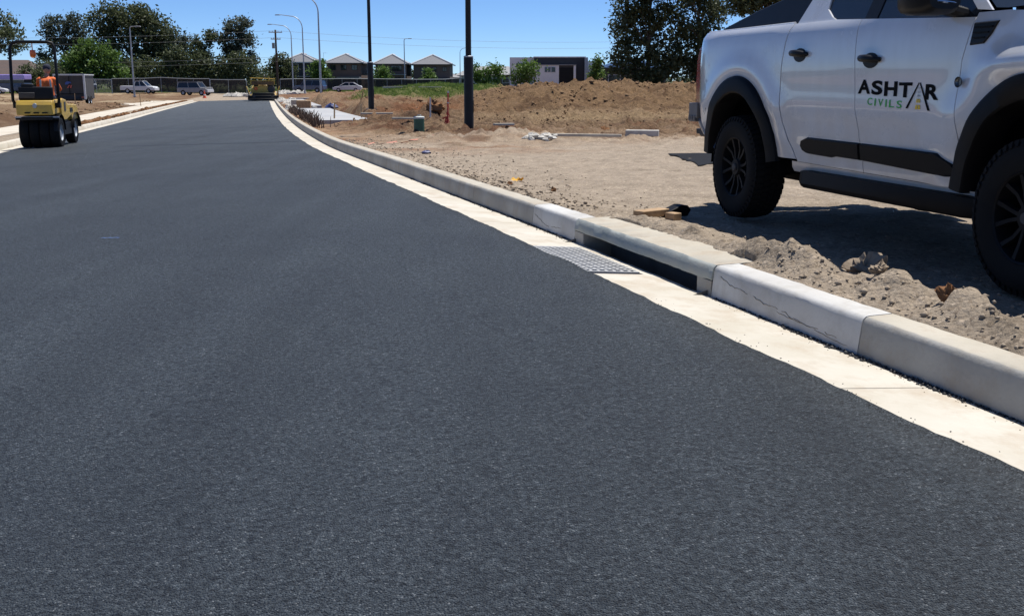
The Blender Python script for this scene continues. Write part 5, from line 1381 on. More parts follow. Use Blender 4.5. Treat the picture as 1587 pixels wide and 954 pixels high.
for s in (-1, 1):
    sh = (hx_ + s * .185, hy_ + .04, hz_ + .42); el = (hx_ + s * .25, hy_ + .24, hz_ + .20); wr = (hx_ + s * .16, hy_ + .46, hz_ + .16)
    S += [(sh, el, .056, .043), (el, wr, .041, .029)]
    hand = (hx_ + s * .145, hy_ + .535, hz_ + .145)
    S += [(wr, hand, .03, .034)]
    for k in range(4):
        a = (hand[0] + (k - 1.5) * .018, hand[1] + .03, hand[2] + .008); b = (a[0], a[1] + (.035, .042, .040, .030)[k], a[2] - .008); c = (b[0], b[1] - .012, b[2] - .034)
        S += [(a, b, .0095, .009), (b, c, .009, .0085)]
    S += [((hand[0] - s * .03, hand[1] - .01, hand[2]), (hand[0] - s * .052, hand[1] + .035, hand[2] - .012), .0115, .0095)]
hd_c = (hx_ + .015, hy_ + .10, hz_ + .665)
B = [(hd_c, .075, .095, .112), ((hx_ + .015, hy_ + .165, hz_ + .615), .045, .045, .045), ((hx_ + .015, hy_ + .20, hz_ + .65), .014, .022, .018), ((hx_ + .015 - .077, hy_ + .095, hz_ + .655), .012, .02, .03), ((hx_ + .015 + .077, hy_ + .095, hz_ + .655), .012, .02, .03)]
def reg(p):
    if p.z > hz_ + .50: return 0
    if p.y > hy_ + .345 and p.z > hz_ + .095: return 0
    if p.z < hz_ + .06 or (p.y > hy_ + .17 and p.z < hz_ + .11): return 3 if p.z < hz_ - .36 else 2
    return 1
skin_body('body', S, B, person, [M['skin'], M['orange'], M['navy'], M['black']], reg)
mb = MB()
for (x0, x1) in ((-.14, -.10), (.10, .14)): mb.prism([(hx_ + x0, hz_ + .10), (hx_ + x1, hz_ + .10), (hx_ + x1 * .9, hz_ + .44), (hx_ + x0 * .9, hz_ + .44)], hy_ - .135, hy_ - .118, 'xz')
mb.box((hx_, hy_ - .127, hz_ + .16), (.30, .018, .05)); mb.build('reflective_band', mat('silver_tape', (.62, .62, .60), (.55, .55, .53), 6, .4), person, sm=0)
mb = MB(); mb.lathe([(.088, -.02), (.092, .03), (.082, .075), (.05, .105), (.0, .115)], (hd_c[0], hd_c[1], hd_c[2] + .025), 'Z', 18); mb.prism([(hd_c[0] - .07, hd_c[1] + .07), (hd_c[0] + .07, hd_c[1] + .07), (hd_c[0] + .05, hd_c[1] + .17), (hd_c[0] - .05, hd_c[1] + .17)], hd_c[2] + .012, hd_c[2] + .024, 'xy'); mb.build('cap', M['navy'], person, sm=40)
mb = MB()
for s in (-1, 1): mb.lathe([(.0, .096), (.011, .094), (.013, .088)], (hd_c[0] + s * .03, hd_c[1], hd_c[2] + .005), 'Y', 8)
mb.box((hd_c[0], hd_c[1] + .118, hd_c[2] - .065), (.045, .006, .008)); mb.build('eye', M['navy'], person, sm=40)

# asphalt paver at the far end of the mat
px_, py_ = -23.6, 103.0
paver = thing('asphalt_paver', 'yellow asphalt paver with wide black screed at the far end of the road', 'paver', (px_, py_, float(zroad(px_, py_)) + .02), .226)
mb = MB(); mb.box((0, 0, .30), (2.75, .9, .42)); mb.box((0, -.45, .14), (2.7, .35, .18)); mb.box((0, .1, .62), (1.9, .7, .22)); mb.build('screed', M['black'], paver, sm=25, bevel=.04)
for s in (-1, 1):
    mb = MB(); mb.box((s * 1.40, 0, .38), (.07, 1.25, .62)); mb.tube([(s * 1.40, -.2, .65), (s * 1.40, -.2, 1.0)], .04, 8); mb.build('end_plate', M['darkgrey'], paver, sm=25, bevel=.02)
    mb = MB(); mb.tube([(s * .85, -.35, .42), (s * .85, -.48, .42)], .13, 14); mb.build('screed_motor', M['darkgrey'], paver, sm=40)
    mb = MB(); vs = [(.6, .35), (.9, .02), (3.6, .02), (3.9, .35), (3.6, .72), (.9, .72)]; mb.prism(vs, s * .62, s * 1.02, 'yz'); mb.build('track', M['rubber'], paver, sm=25, bevel=.06)
    mb = MB(); mb.prism([(-.1, .45), (.15, .62), (3.2, .85), (3.2, .70), (.2, .45)], s * 1.08, s * 1.22, 'yz'); mb.build('tow_arm', M['yellow'], paver, sm=25, bevel=.02)
    mb = MB(); mb.prism([(s * .35, 3.3), (s * 1.45, 3.3), (s * 1.45, 4.9), (s * .35, 4.9)], .55, .62, 'xy'); mb.box((s * 1.45, 4.1, .95), (.08, 1.6, .8), ry=s * .35); mb.build('hopper_wing', M['yellow'], paver, sm=25, bevel=.02)
    mb = MB(); mb.box((s * .62, .62, 1.42), (.44, .42, .10)); mb.box((s * .62, .44, 1.66), (.42, .09, .42)); mb.build('seat', M['black'], paver, sm=25, bevel=.03)
mb = MB(); vs = []
for (y, k) in ((.55, .70), (.75, .96), (1.8, 1.05), (3.0, 1.02), (3.2, .8)):
    for q in range(13):
        t = math.pi * q / 12; vs.append((-1.12 * math.cos(t), y, .85 + .78 * k * math.sin(t) ** .7))
mb.add(vs, [(i * 13 + j, (i + 1) * 13 + j, (i + 1) * 13 + j + 1, i * 13 + j + 1) for i in range(4) for j in range(12)] + [tuple(range(13))]); mb.box((0, 1.9, .82), (2.2, 2.6, .2)); mb.build('engine_cover', M['yellow'], paver, sm=35)
mb = MB(); mb.lathe([(.0, -.02), (.30, -.02), (.34, .02), (.36, .12)], (.78, .45, 1.08), 'Y', 20); mb.build('hose_reel', M['darkgrey'], paver, sm=40)
mb = MB(); mb.lathe([(.0, -.02), (.16, -.02), (.18, .06)], (-.66, .50, 1.12), 'Y', 16); mb.build('lamp', M['amber'], paver, sm=40)
mb = MB(); mb.box((0, .48, 1.62), (2.1, .25, .34)); mb.box((-.5, .34, 1.72), (.5, .08, .26)); mb.build('control_desk', mat('brown_panel', (.16, .09, .03), (.10, .055, .02), 5, .6), paver, sm=25, bevel=.03)
mb = MB()
for (a, b) in (((-1.08, .4, 1.5), (-1.08, .4, 2.16)), ((1.08, .4, 1.5), (1.08, .4, 2.10)), ((-1.15, .4, 2.12), (1.15, .4, 2.02)), ((-1.1, .4, 1.86), (1.1, .4, 1.84)), ((-.4, .4, 1.5), (-.45, .4, 2.2)), ((.55, .4, 1.5), (.6, .4, 2.25)), ((-1.08, .4, 2.1), (-1.08, 2.6, 2.1)), ((1.08, .4, 2.06), (1.08, 2.6, 2.06))): mb.tube([a, b], .045, 6)
mb.build('handrail', M['yellow'], paver, sm=40)
mb = MB(); mb.tube([(.2, 2.6, 1.6), (.2, 2.6, 2.3), (.2, 2.75, 2.4)], .06, 8); mb.build('exhaust', M['darkgrey'], paver, sm=40)

# ------------------------------------------------------------------ vehicles along the site fence
def far_car(name, label, cat, x, y, rz, kind, paint, nose=None, z=None):
    t = thing(name, label, cat, (x, y, gz(x, y) if z is None else z), rz, 'vehicles parked along the site fence')
    spec = dict(
        sedan=dict(low=[(-2.25, .35), (-2.28, .75), (-2.1, .98), (-1.1, 1.0), (1.0, .95), (2.0, .80), (2.3, .62), (2.28, .32)], cab=(-1.75, 1.15, -.95, .35, 1.0, 1.45), w=.88, wb=(-1.32, 1.38), r=.32),
        pickup=dict(low=[(-2.6, .5), (-2.62, 1.05), (-2.45, 1.12), (-.3, 1.10), (1.2, 1.12), (2.3, 1.02), (2.6, .80), (2.6, .45)], cab=(-.55, 1.45, -.25, .75, 1.10, 1.78), w=.90, wb=(-1.5, 1.65), r=.38),
        wagon=dict(low=[(-2.3, .45), (-2.34, .95), (-2.3, 1.10), (1.0, 1.10), (2.1, 1.02), (2.35, .82), (2.35, .42)], cab=(-2.28, 1.25, -2.12, .72, 1.10, 1.82), w=.92, wb=(-1.4, 1.45), r=.38))[kind]
    W_ = spec['w']; low = spec['low']; n = len(low)
    mb = MB(); vs = []
    for (y_, k) in ((-W_, .96), (-W_ + .10, 1), (W_ - .10, 1), (W_, .96)):
        for (a, b) in low: vs.append((a * (k * .01 + .99), y_, .62 + (b - .62) * k))
    mb.add(vs, [(i * n + j, (i + 1) * n + j, (i + 1) * n + (j + 1) % n, i * n + (j + 1) % n) for i in range(3) for j in range(n)] + [tuple(range(n)), tuple(range(3 * n, 4 * n))])
    mb.build('body', paint, t, sm=30, bevel=.03)
    a0, a1, b0, b1, z0, z1 = spec['cab']; wl, wt = W_ - .05, W_ - .20
    mb = MB(); mb.add([(a0, -wl, z0), (a1, -wl, z0), (a1, wl, z0), (a0, wl, z0), (b0, -wt, z1), (b1, -wt, z1), (b1, wt, z1), (b0, wt, z1)], [(0, 1, 5, 4), (1, 2, 6, 5), (2, 3, 7, 6), (3, 0, 4, 7), (4, 5, 6, 7)])
    mb.build('window', M['glass'], t, sm=0)
    mb = MB(); mb.box(((b0 + b1) / 2, 0, z1 + .02), (b1 - b0 + .12, 2 * wt + .06, .07))
    for (p, q_) in (((a0, wl), (b0, wt)), ((a1, wl), (b1, wt)), (((a0 + a1) / 2, wl), ((b0 + b1) / 2, wt))):
        for s in (-1, 1): mb.tube([(p[0], s * p[1], z0), (q_[0], s * q_[1], z1)], .045, 6)
    mb.build('roof', paint, t, sm=0)
    for xw in spec['wb']:
        for s in (-1, 1): tyre_part(t, (xw, s * (W_ - .09), spec['r']), spec['r'], .22, 20, axis='Y')
    for s in (-1, 1):
        mb = MB(); mb.box((low[-2][0] - .06, s * (W_ - .25), low[-2][1] + .03), (.10, .36, .13)); mb.build('headlight', M['cap'], t, sm=0, bevel=.01)
        mb = MB(); mb.box((low[1][0] + .04, s * (W_ - .14), low[1][1] - .05), (.08, .16, .22)); mb.build('tail_light', M['taillight'], t, sm=0)
    if nose:
        mb = MB(); mb.box((1.75, 0, 1.10), (1.05, 1.66, .05)); mb.box((2.38, 0, .62), (.10, 1.7, .30)); mb.build('bonnet', nose, t, sm=0, bevel=.02)
    if kind == 'wagon':
        mb = MB()
        for k in range(4): mb.box((-1.7 + k * .6, 0, 1.90), (.06, 1.4, .05))
        mb.box((-.8, 0, 1.93), (2.2, 1.2, .04)); mb.build('roof_rack', M['black'], t, sm=0)
    return t
far_car('parked_ute', 'white dual cab pickup parked in front of the shade cloth fence beside the lamp', 'ute', -54.8, 160, R(-4), 'pickup', M['white'])
far_car('parked_wagon', 'grey four wheel drive wagon with a white bonnet near the traffic cone', 'car', -44.6, 153, R(-14), 'wagon', M['greypaint'], M['white'])
far_car('parked_sedan', 'white sedan parked in front of the brick houses fence', 'car', -26.0, 172, R(183), 'sedan', M['white'])
far_car('parked_car', 'dark blue car seen beyond the wire fence right of the trailer', 'car', -71.5, 184, R(-62), 'wagon', M['bluepaint'], z=-.4)
far_car('parked_hatchback', 'dark car by the silver lamp posts, half behind the dirt', 'car', -30.8, 166, R(170), 'wagon', M['bluepaint'])
far_car('parked_van', 'white car at the left edge below the lilac bus', 'car', -79.5, 166, R(10), 'sedan', M['white'])
bus = thing('bus', 'lilac topped bus with dark windows at the left edge behind the roller', 'bus', (-81.6, 172, gz(-81.6, 172) + .1), R(-3))
mb = MB(); mb.box((0, 0, 1.0), (10.6, 2.5, 1.2)); mb.build('body', M['bluepaint'], bus, sm=25, bevel=.08)
mb = MB(); mb.box((0, 0, 2.52), (10.6, 2.5, .84)); mb.build('roof', M['lilac'], bus, sm=25, bevel=.14, bseg=3)
mb = MB(); mb.box((0, 0, 1.85), (10.4, 2.42, .55)); mb.build('window_band', M['glass'], bus, sm=0)
mb = MB(); mb.box((0, -1.27, 2.12), (10.5, .03, .10)); mb.build('stripe', M['cap'], bus, sm=0)
for xw in (-3.3, 3.0):
    for s in (-1, 1): tyre_part(bus, (xw, s * 1.1, .48), .48, .3, 20, axis='Y')
tx, ty_ = -35.0, 86.0
tr = thing('box_trailer', 'dark box trailer with white frame and small blue and red emblem behind the roller', 'trailer', (tx, ty_, gz(tx, ty_) + .0), R(10))
mb = MB(); mb.box((0, 1.9, 1.42), (2.2, 3.8, 1.86)); mb.build('body', M['darkgrey'], tr, sm=25, bevel=.02)
mb = MB(); mb.box((0, -.02, 2.38), (2.36, .10, .12)); mb.box((1.13, -.02, 1.42), (.14, .12, 1.9)); mb.box((-1.13, -.02, 1.42), (.08, .10, 1.9)); mb.box((0, 1.9, 2.38), (2.34, 3.8, .08)); mb.build('frame', M['white'], tr, sm=0)
mb = MB(); mb.box((0, -.035, .9), (2.1, .06, .06)); mb.box((0, -.035, 1.6), (.03, .05, 1.5)); mb.build('door_seam', M['black'], tr, sm=0)
mb = MB(); mb.prism([(-.30, 1.62), (-.10, 1.62), (.0, 1.72), (.14, 1.70), (.16, 1.80), (-.02, 1.86), (-.20, 1.84), (-.30, 1.74)], -.075, -.06, 'xz', 0); mb.prism([(-.18, 1.36), (-.02, 1.58), (.06, 1.58), (-.08, 1.36)], -.075, -.06, 'xz', 1); mb.prism([(.04, 1.36), (.12, 1.58), (.20, 1.58), (.14, 1.36)], -.075, -.06, 'xz', 1)
mb.build('emblem', [mat('emblem_blue', (.05, .10, .35), (.04, .08, .3), 3, .5), mat('emblem_red', (.55, .12, .09), (.5, .1, .08), 3, .5)], tr, sm=0)
mb = MB(); mb.box((0, 1.5, .46), (2.0, 4.2, .12)); mb.box((.2, -.25, .40), (1.5, .30, .08)); mb.build('chassis', M['black'], tr, sm=0)
for s in (-1, 1):
    for yw_ in (1.3, 2.2): tyre_part(tr, (s * 1.02, yw_, .36), .36, .24, 20)
    mb = MB(); mb.box((s * .95, -.07, .62), (.22, .06, .14)); mb.build('tail_light', M['taillight'], tr, sm=0)

# ------------------------------------------------------------------ small things on the verge
def put_on(o, x, y, rz=0, dz=0.0):
    o.location = (x, y, gz(x, y) + dz); o.rotation_euler = (0, 0, rz); return o
t = thing('pipe_riser', 'short dark green pipe riser with pale cap standing on the verge', 'pipe', (-2.23, 25.9, gz(-2.23, 25.9)))
mb = MB(); mb.lathe([(.0, -.1), (.128, -.1), (.128, .40), (.118, .41), (.0, .41)], (0, 0, 0), 'Z', 28); mb.build('pipe', M['green'], t, sm=40)
mb = MB(); mb.lathe([(.128, .385), (.134, .39), (.134, .425), (.11, .44), (.0, .445)], (0, 0, 0), 'Z', 28); mb.tube([(-.03, 0, .44), (-.03, 0, .47), (.05, 0, .47), (.05, 0, .44)], .01, 6); mb.build('cap', M['pale'], t, sm=40)
mb = MB(); mb.tube([(0, 0, -.2), (.01, 0, .58)], .022, 8); o = mb.build('marker_post', M['cap'], None, sm=40); put_on(o, -2.36, 31.2, 0, .0); tag(o, 'thin white marker post between the green pipe and the red stake', 'post')
t = thing('survey_stake', 'red painted stake with pale top and a bunch of red tape tied at its foot', 'stake', (-1.72, 28.7, gz(-1.72, 28.7)))
mb = MB(); mb.tube([(0, 0, -.2), (.03, 0, .93)], .022, 8); mb.build('stake', M['red'], t, sm=40)
mb = MB(); mb.tube([(.031, 0, .93), (.032, 0, .98)], .026, 8); mb.tube([(.022, 0, .66), (.024, 0, .69)], .027, 8); mb.build('tip', M['cap'], t, sm=40)
mb = MB(); q = random.Random(8)
for k in range(22):
    a = q.uniform(0, 6.28); z = q.uniform(.02, .38); r_ = q.uniform(.05, .17) * (1.1 - z)
    p0 = Vector((.01, 0, z)); p1 = Vector((r_ * math.cos(a), r_ * math.sin(a), z + q.uniform(-.10, .06))); w = Vector((0, 0, q.uniform(.025, .05)))
    md_ = p0.lerp(p1, .5) + Vector((0, 0, .03)); p1.z = max(p1.z, .01)
    mb.add([p0, md_, p1, p1 + w, md_ + w, p0 + w], [(0, 1, 4, 5), (1, 2, 3, 4)])
mb.build('flagging_tape', M['red'], t, sm=0)
PG = 'timber survey pegs around the slabs'
def peg(label, x, y, h, lean=.05):
    mb = MB(); mb.prism([(-.025, 0), (.025, 0), (.025, h - .03), (0, h), (-.025, h - .03)], -.012, .012, 'xz'); o = mb.build('survey_peg', M['timber'], None, sm=0); put_on(o, x, y, .5, -.05); o.rotation_euler = (lean, lean * .6, .5); tag(o, label, 'peg', PG)
peg('timber peg in front of the nearer white slab, the taller of the two there', -6.42, 39.0, .78)
peg('timber peg beside the nearer slab, closer to the farther black pole', -5.55, 40.0, .68, -.05)
peg('leaning timber peg in the dirt left of the farther black pole', -7.9, 56, .9, .3)
peg('timber peg standing in the dirt right of the box trailer', -26.6, 66, 1.1, .02)
peg('short timber peg between the roller and the long footpath', -27.4, 80, 1.0, -.06)
# planks, offcuts, blocks
def lump(name, label, cat, x, y, rz, dims, m, dz=0.0, group=None, rx=0.0, bev=.006):
    mb = MB(); mb.box((0, 0, dims[2] / 2), dims, rx=rx); o = mb.build(name, m, None, sm=0, bevel=bev); put_on(o, x, y, rz, dz); tag(o, label, cat, group); return o
lump('plank', 'long pale plank lying on the dirt right of the rubble pile', 'plank', 1.55, 22.6, R(-14), (1.5, .11, .055), M['timber_pale'], .11)
lump('concrete_block', 'flat pale concrete block lying on the dirt to the left of the ute', 'block', 2.95, 24.4, R(-10), (.74, .34, .13), M['rubble'], .0)
lump('timber_offcut', 'brown timber offcut lying beside the kerb left of the ute shadow', 'timber', 1.09, 8.30, R(40), (.30, .11, .055), M['timber'], .0)
lump('timber_offcut', 'short timber stub on the edge of the ute shadow behind the longer offcut', 'timber', 1.25, 8.22, R(-55), (.10, .085, .06), M['timber'], .0)
mb = MB(); mb.prism([(-.13, 0), (.10, 0), (.13, .05), (.10, .085), (.04, .09), (-.14, .02)], -.06, .06, 'xz'); o = mb.build('rubber_chock', M['plastic'], None, sm=30, bevel=.008); put_on(o, 1.28, 8.42, R(25), .02); tag(o, 'small black rubber wedge resting by the timber offcuts near the kerb', 'wedge')
q = random.Random(5)
mb = MB()
for k in range(14): mb.rock((q.uniform(-.32, .32), q.uniform(-.3, .3), q.uniform(.0, .08)), q.uniform(.05, .11), 100 + k, flat=.6)
o = mb.build('rubble_heap', M['rubble'], None, sm=20); put_on(o, .62, 22.4); tag(o, 'little heap of broken white concrete at the left end of the long plank', 'rubble', None, 'stuff')
mb = MB()
for k in range(5):
    a = k * 1.25; mb.add([(0, 0, .01), (.06 * math.cos(a), .06 * math.sin(a), .045), (.075 * math.cos(a + .5), .075 * math.sin(a + .5), .02), (.05 * math.cos(a + .9), .05 * math.sin(a + .9), .006)], [(0, 1, 2, 3)])
o = mb.build('plastic_scrap', M['leafyellow'], None, sm=0); put_on(o, .06, 11.5, 0, .004); tag(o, 'crumpled yellow scrap lying on the verge behind the kerb', 'scrap')
mb = MB(); mb.rock((0, 0, .02), .065, 21, flat=.55); o = mb.build('plastic_bag', M['bluebag'], None, sm=30); put_on(o, -1.37, 17.2); tag(o, 'small dark blue bag lying on the dirt behind the kerb', 'bag')
mb = MB(); vs = []; q = random.Random(4)
for k in range(19):
    f = k / 18; x = -2.76 + 1.1 * f + .03 * math.sin(k * 2.1); y = 20.6 + 2.3 * f + .12 * math.sin(k * 1.3); z = gz(x, y) + .012 + .025 * abs(math.sin(k * 1.1))
    vs += [(x, y - .035, z), (x, y + .035, z + .02 * math.cos(k))]
mb.add(vs, [(2 * k, 2 * k + 2, 2 * k + 3, 2 * k + 1) for k in range(18)]); o = mb.build('barrier_tape', M['tape'], None, sm=30); tag(o, 'faded orange tape lying along the dirt towards the green pipe', 'tape')
for (x, y, w, h, rz, lb) in ((-4.2, 33.6, 1.0, .05, .1, 'broken pale board lying in the dirt in front of the nearer slab'), (-3.0, 31.0, .9, .05, -.2, 'white board fragment on the dirt left of the green pipe'), (-.2, 26.2, .5, .05, .3, 'white scrap of board at the foot of the nearer black pole'), (-7.4, 71, 2.2, .12, .6, 'weathered beam leaning on the grassy bank'), (-5.2, 69, 1.6, .05, -.4, 'pale sheet lying on the grass of the bank')):
    lump('board', lb, 'board', x, y, rz, (w, .16 if h < .1 else .3, h), M['timber_pale'], .07)
TL = (( -11.86, 25.7, 'blue-green paint tin standing behind the kerb left of the roller'), (-11.62, 25.95, 'blue-green paint tin touching the rear wheel side of the roller'))
for (x, y, lb) in TL:
    t = thing('paint_tin', lb, 'tin', (x, y, gz(x, y) + .005), 0, 'blue-green tins beside the roller')
    mb = MB(); mb.lathe([(.0, 0), (.085, 0), (.088, .01), (.085, .24), (.088, .25)], (0, 0, 0), 'Z', 18); mb.build('tin', M['teal'], t, sm=40)
    mb = MB(); mb.lathe([(.088, .245), (.088, .262), (.07, .268), (.0, .268)], (0, 0, 0), 'Z', 18); mb.build('lid', M['silver'], t, sm=40)
cx_, cy_ = -36.4, 128.5
t = thing('traffic_cone', 'orange traffic cone with pale band at the far left corner of the road', 'cone', (cx_, cy_, gz(cx_, cy_)))
mb = MB(); mb.box((0, 0, .02), (.50, .50, .04)); mb.build('base', M['cone'], t, sm=0, bevel=.01)
mb = MB(); mb.lathe([(.19, .04), (.15, .28), (.145, .30)], (0, 0, 0), 'Z', 20); mb.lathe([(.105, .46), (.05, .86), (.0, .88)], (0, 0, 0), 'Z', 20); mb.build('cone', M['cone'], t, sm=40)
mb = MB(); mb.lathe([(.147, .295), (.104, .465)], (0, 0, 0), 'Z', 20); mb.build('band', M['cap'], t, sm=40)
# blue tarpaulin lump, crates and rubble beside the second slab
mb = MB(); mb.rock((0, 0, .1), .42, 33, flat=.55, nu=11, nv=7); o = mb.build('tarpaulin', M['bluebag'], None, sm=40); put_on(o, -10.1, 60.5); tag(o, 'dark blue tarpaulin bundle beside the right end of the farther slab', 'tarpaulin')
lump('crate', 'pale crate by the kerb beside the farther slab', 'crate', -13.1, 66.5, .2, (.9, .7, .5), M['timber_pale'], 0, None, 0, .02)
lump('crate', 'brown crate in front of the pale crate by the kerb', 'crate', -12.1, 63.0, .1, (.8, .6, .5), M['timber'], 0, None, 0, .02)
mb = MB(); q = random.Random(12)
for k in range(150):
    yy = q.uniform(58, 108); d = q.uniform(.25, .8) + (q.random() ** 3) * 1.2; p = K(yy, d, 0)
    mb.rock((p[0], p[1], p[2] + .14), q.uniform(.08, .24), 300 + k, nu=6, nv=4)
o = mb.build('kerbside_rubble', M['rubble'], None, sm=20); tag(o, 'pale broken concrete and stones strewn behind the far right kerb', 'rubble', None, 'stuff')
mb = MB(); q = random.Random(14)
for k in range(120):
    x = q.uniform(-37.5, -28.5); y = q.uniform(139, 150)
    mb.rock((x, y, gz(x, y) + .1), q.uniform(.2, .55), 500 + k, nu=6, nv=4)
o = mb.build('rock_pile', M['rubble'], None, sm=20); tag(o, 'pale heaps of rubble along the fence in front of the first house', 'rubble', None, 'stuff')
mb = MB(); q = random.Random(13)
for k in range(420):
    yy = q.uniform(31, 56); d = .22 + abs(q.gauss(0, .22)); p = K(yy, d, 0); z = p[2] + .10
    h = q.uniform(.12, .42); a = q.uniform(0, 6.28); l = q.uniform(.05, .25)
    mb.tube([(p[0], p[1], z - .03), (p[0] + l * .5 * math.cos(a), p[1] + l * .5 * math.sin(a), z + h * .6), (p[0] + l * math.cos(a), p[1] + l * math.sin(a), z + h)], [.014, .011, .006], 4, caps=False)
o = mb.build('dry_weeds', M['dead'], None, sm=0); tag(o, None, None, None, 'stuff')
mb = MB(); q = random.Random(15)
for k in range(260):
    yy = q.uniform(40, 106); d = .68 + abs(q.gauss(0, .16)); p = KL(yy, d, 0); z = p[2] + .115
    mb.rock((p[0], p[1], z + .02), q.uniform(.04, .13), 700 + k, nu=6, nv=4)
o = mb.build('left_kerb_spoil', M['clod_red'], None, sm=20); tag(o, None, None, None, 'stuff')

# ------------------------------------------------------------------ loose earth: clods one can point at, and the crumbs nobody could count
CL = [(1.90, 5.62, .085, 'clod', 'largest dry clod on top of the earth ridge, beside the ute shadow'),
      (1.93, 4.60, .050, 'clod_red', 'reddish clod on the earth ridge behind the kerb joint'),
      (2.06, 3.95, .046, 'clod_red', 'reddish clod near the right edge behind the kerb'),
      (1.80, 5.15, .040, 'clod', 'small pale clod between the largest clod and the reddish clod'),
      (.40, 10.3, .028, 'clod_red', 'small dark clod on the flat verge left of the timber offcut'),
      (-.02, 10.9, .026, 'clod_red', 'small dark clod near the yellow scrap behind the kerb'),
      (2.3, 27.2, .16, 'clod_red', 'lump of red earth at the foot of the far track'),
      (-2.4, 33.5, .26, 'clod_red', 'big dark lump of earth behind the green pipe')]
for i, (x, y, rad, m, lb) in enumerate(CL):
    mb = MB(); mb.rock((0, 0, rad * .35), rad, 40 + i, nu=18, nv=12, flat=.72); o = mb.build('earth_clod', M[m], None, sm=28); put_on(o, x, y); tag(o, lb, 'clod', 'earth clods on the verge')
    me = o.data; cv = np.empty(len(me.vertices) * 3); me.vertices.foreach_get('co', cv); cv = cv.reshape(-1, 3)
    k_ = 1 + .55 * fbm(cv[:, 0] / rad * 1.6 + i * 7, cv[:, 1] / rad * 1.6 + cv[:, 2] / rad * 1.1, 4, 640, .65); cv *= k_[:, None]
    me.vertices.foreach_set('co', cv.ravel()); me.update()
def scatter(name, pts, sizes, m, seed, zoff=.3):
    """many tiny stones as one mesh: distorted octahedra"""
    g = np.random.default_rng(seed); n = len(pts)
    base = np.array([(1, 0, 0), (-1, 0, 0), (0, 1, 0), (0, -1, 0), (0, 0, .75), (0, 0, -.75)], float)
    F0 = np.array([(0, 2, 4), (2, 1, 4), (1, 3, 4), (3, 0, 4), (2, 0, 5), (1, 2, 5), (3, 1, 5), (0, 3, 5)])
    V = base[None] * sizes[:, None, None] * g.uniform(.6, 1.3, (n, 6, 1))
    a = g.uniform(0, 6.28, n); c, s_ = np.cos(a), np.sin(a)
    X = V[..., 0] * c[:, None] - V[..., 1] * s_[:, None]; Y = V[..., 0] * s_[:, None] + V[..., 1] * c[:, None]
    V = np.stack([X, Y, V[..., 2]], -1) + pts[:, None, :]; V[..., 2] += (sizes * zoff)[:, None]
    F = (F0[None] + (np.arange(n) * 6)[:, None, None]).reshape(-1, 3)
    o = mesh_np(name, V.reshape(-1, 3), F, m); o['kind'] = 'stuff'; return o
g = np.random.default_rng(21)
def KV(y, d):
    sl = np.interp(y, _ys, _sr); n = np.hypot(1, sl)
    return xr(y) + d / n, y - d * sl / n
def kpts(n, ya, yb, d, zfun=None, pw=1.0):
    y = ya + (yb - ya) * g.random(n) ** pw
    X, Y = KV(y, d)
    Z = ground_z(X, Y) if zfun is None else zg(Y) + zfun(d)
    return np.stack([X, Y, Z], 1), y
gut_z = lambda d: np.where(d < -.06, -.030 + .03 * (-d - .06) / .40, -.032)
mouth = lambda y: (y > 5.8) & (y < 8.0)
n = 2000; P, y = kpts(n, 2.4, 12, -.003 - abs(g.normal(0, .012, n)), gut_z, 1.3); P = P[~mouth(y)]
scatter('kerb_crumbs', P, g.uniform(.0025, .008, len(P)), M['bluemetal'], 1)
n = 1300; P, y = kpts(n, 2.3, 14, -.010 - abs(g.normal(0, .016, n)), gut_z, 1.3); P = P[~mouth(y) & (fbm(y * 3, y * 0, 3, 611) > -.12)]
scatter('kerb_crumbs', P, g.uniform(.005, .013, len(P)), M['bluemetal'], 13)
n = 500; P, y = kpts(n, 2.2, 9, -.02 - abs(g.normal(0, .03, n)), gut_z, 1.0); P = P[~mouth(y)]
scatter('gutter_fines', P, g.uniform(.002, .005, len(P)), M['clod'], 11)
n = 150; P, y = kpts(n, 2.2, 8, -.45 + abs(g.normal(0, .05, n)), gut_z); P = P[~mouth(y)]
scatter('road_edge_crumbs', P, g.uniform(.002, .004, len(P)), M['bluemetal'], 2)
n = 2600; P, y = kpts(n, 2.6, 24, .17 + abs(g.normal(0, .6, n)), None, 1.5); k_ = ~(mouth(y) & (P[:, 0] - xr(P[:, 1]) < .56)); P = P[k_]
scatter('verge_stones', P, g.uniform(.0025, .0075, len(P)) * (1 + P[:, 1] / 20) * g.uniform(.6, 1.4, len(P)) ** 2, M['verge_stone'], 3)
n = 330; P, y = kpts(n, 2.6, 6.2, .20 + abs(g.normal(0, .14, n)), None); P = P[~(mouth(y) & (P[:, 0] - xr(P[:, 1]) < .56))]
scatter('ridge_clods', P, g.uniform(.004, .011, len(P)) * g.uniform(.5, 1.5, len(P)) ** 2, M['verge_stone'], 4)
n = 240; P, y = kpts(n, 8.5, 14, .17 + abs(g.normal(0, .12, n)), None)
scatter('kerb_back_clods', P, g.uniform(.008, .022, len(P)), M['clod'], 12)
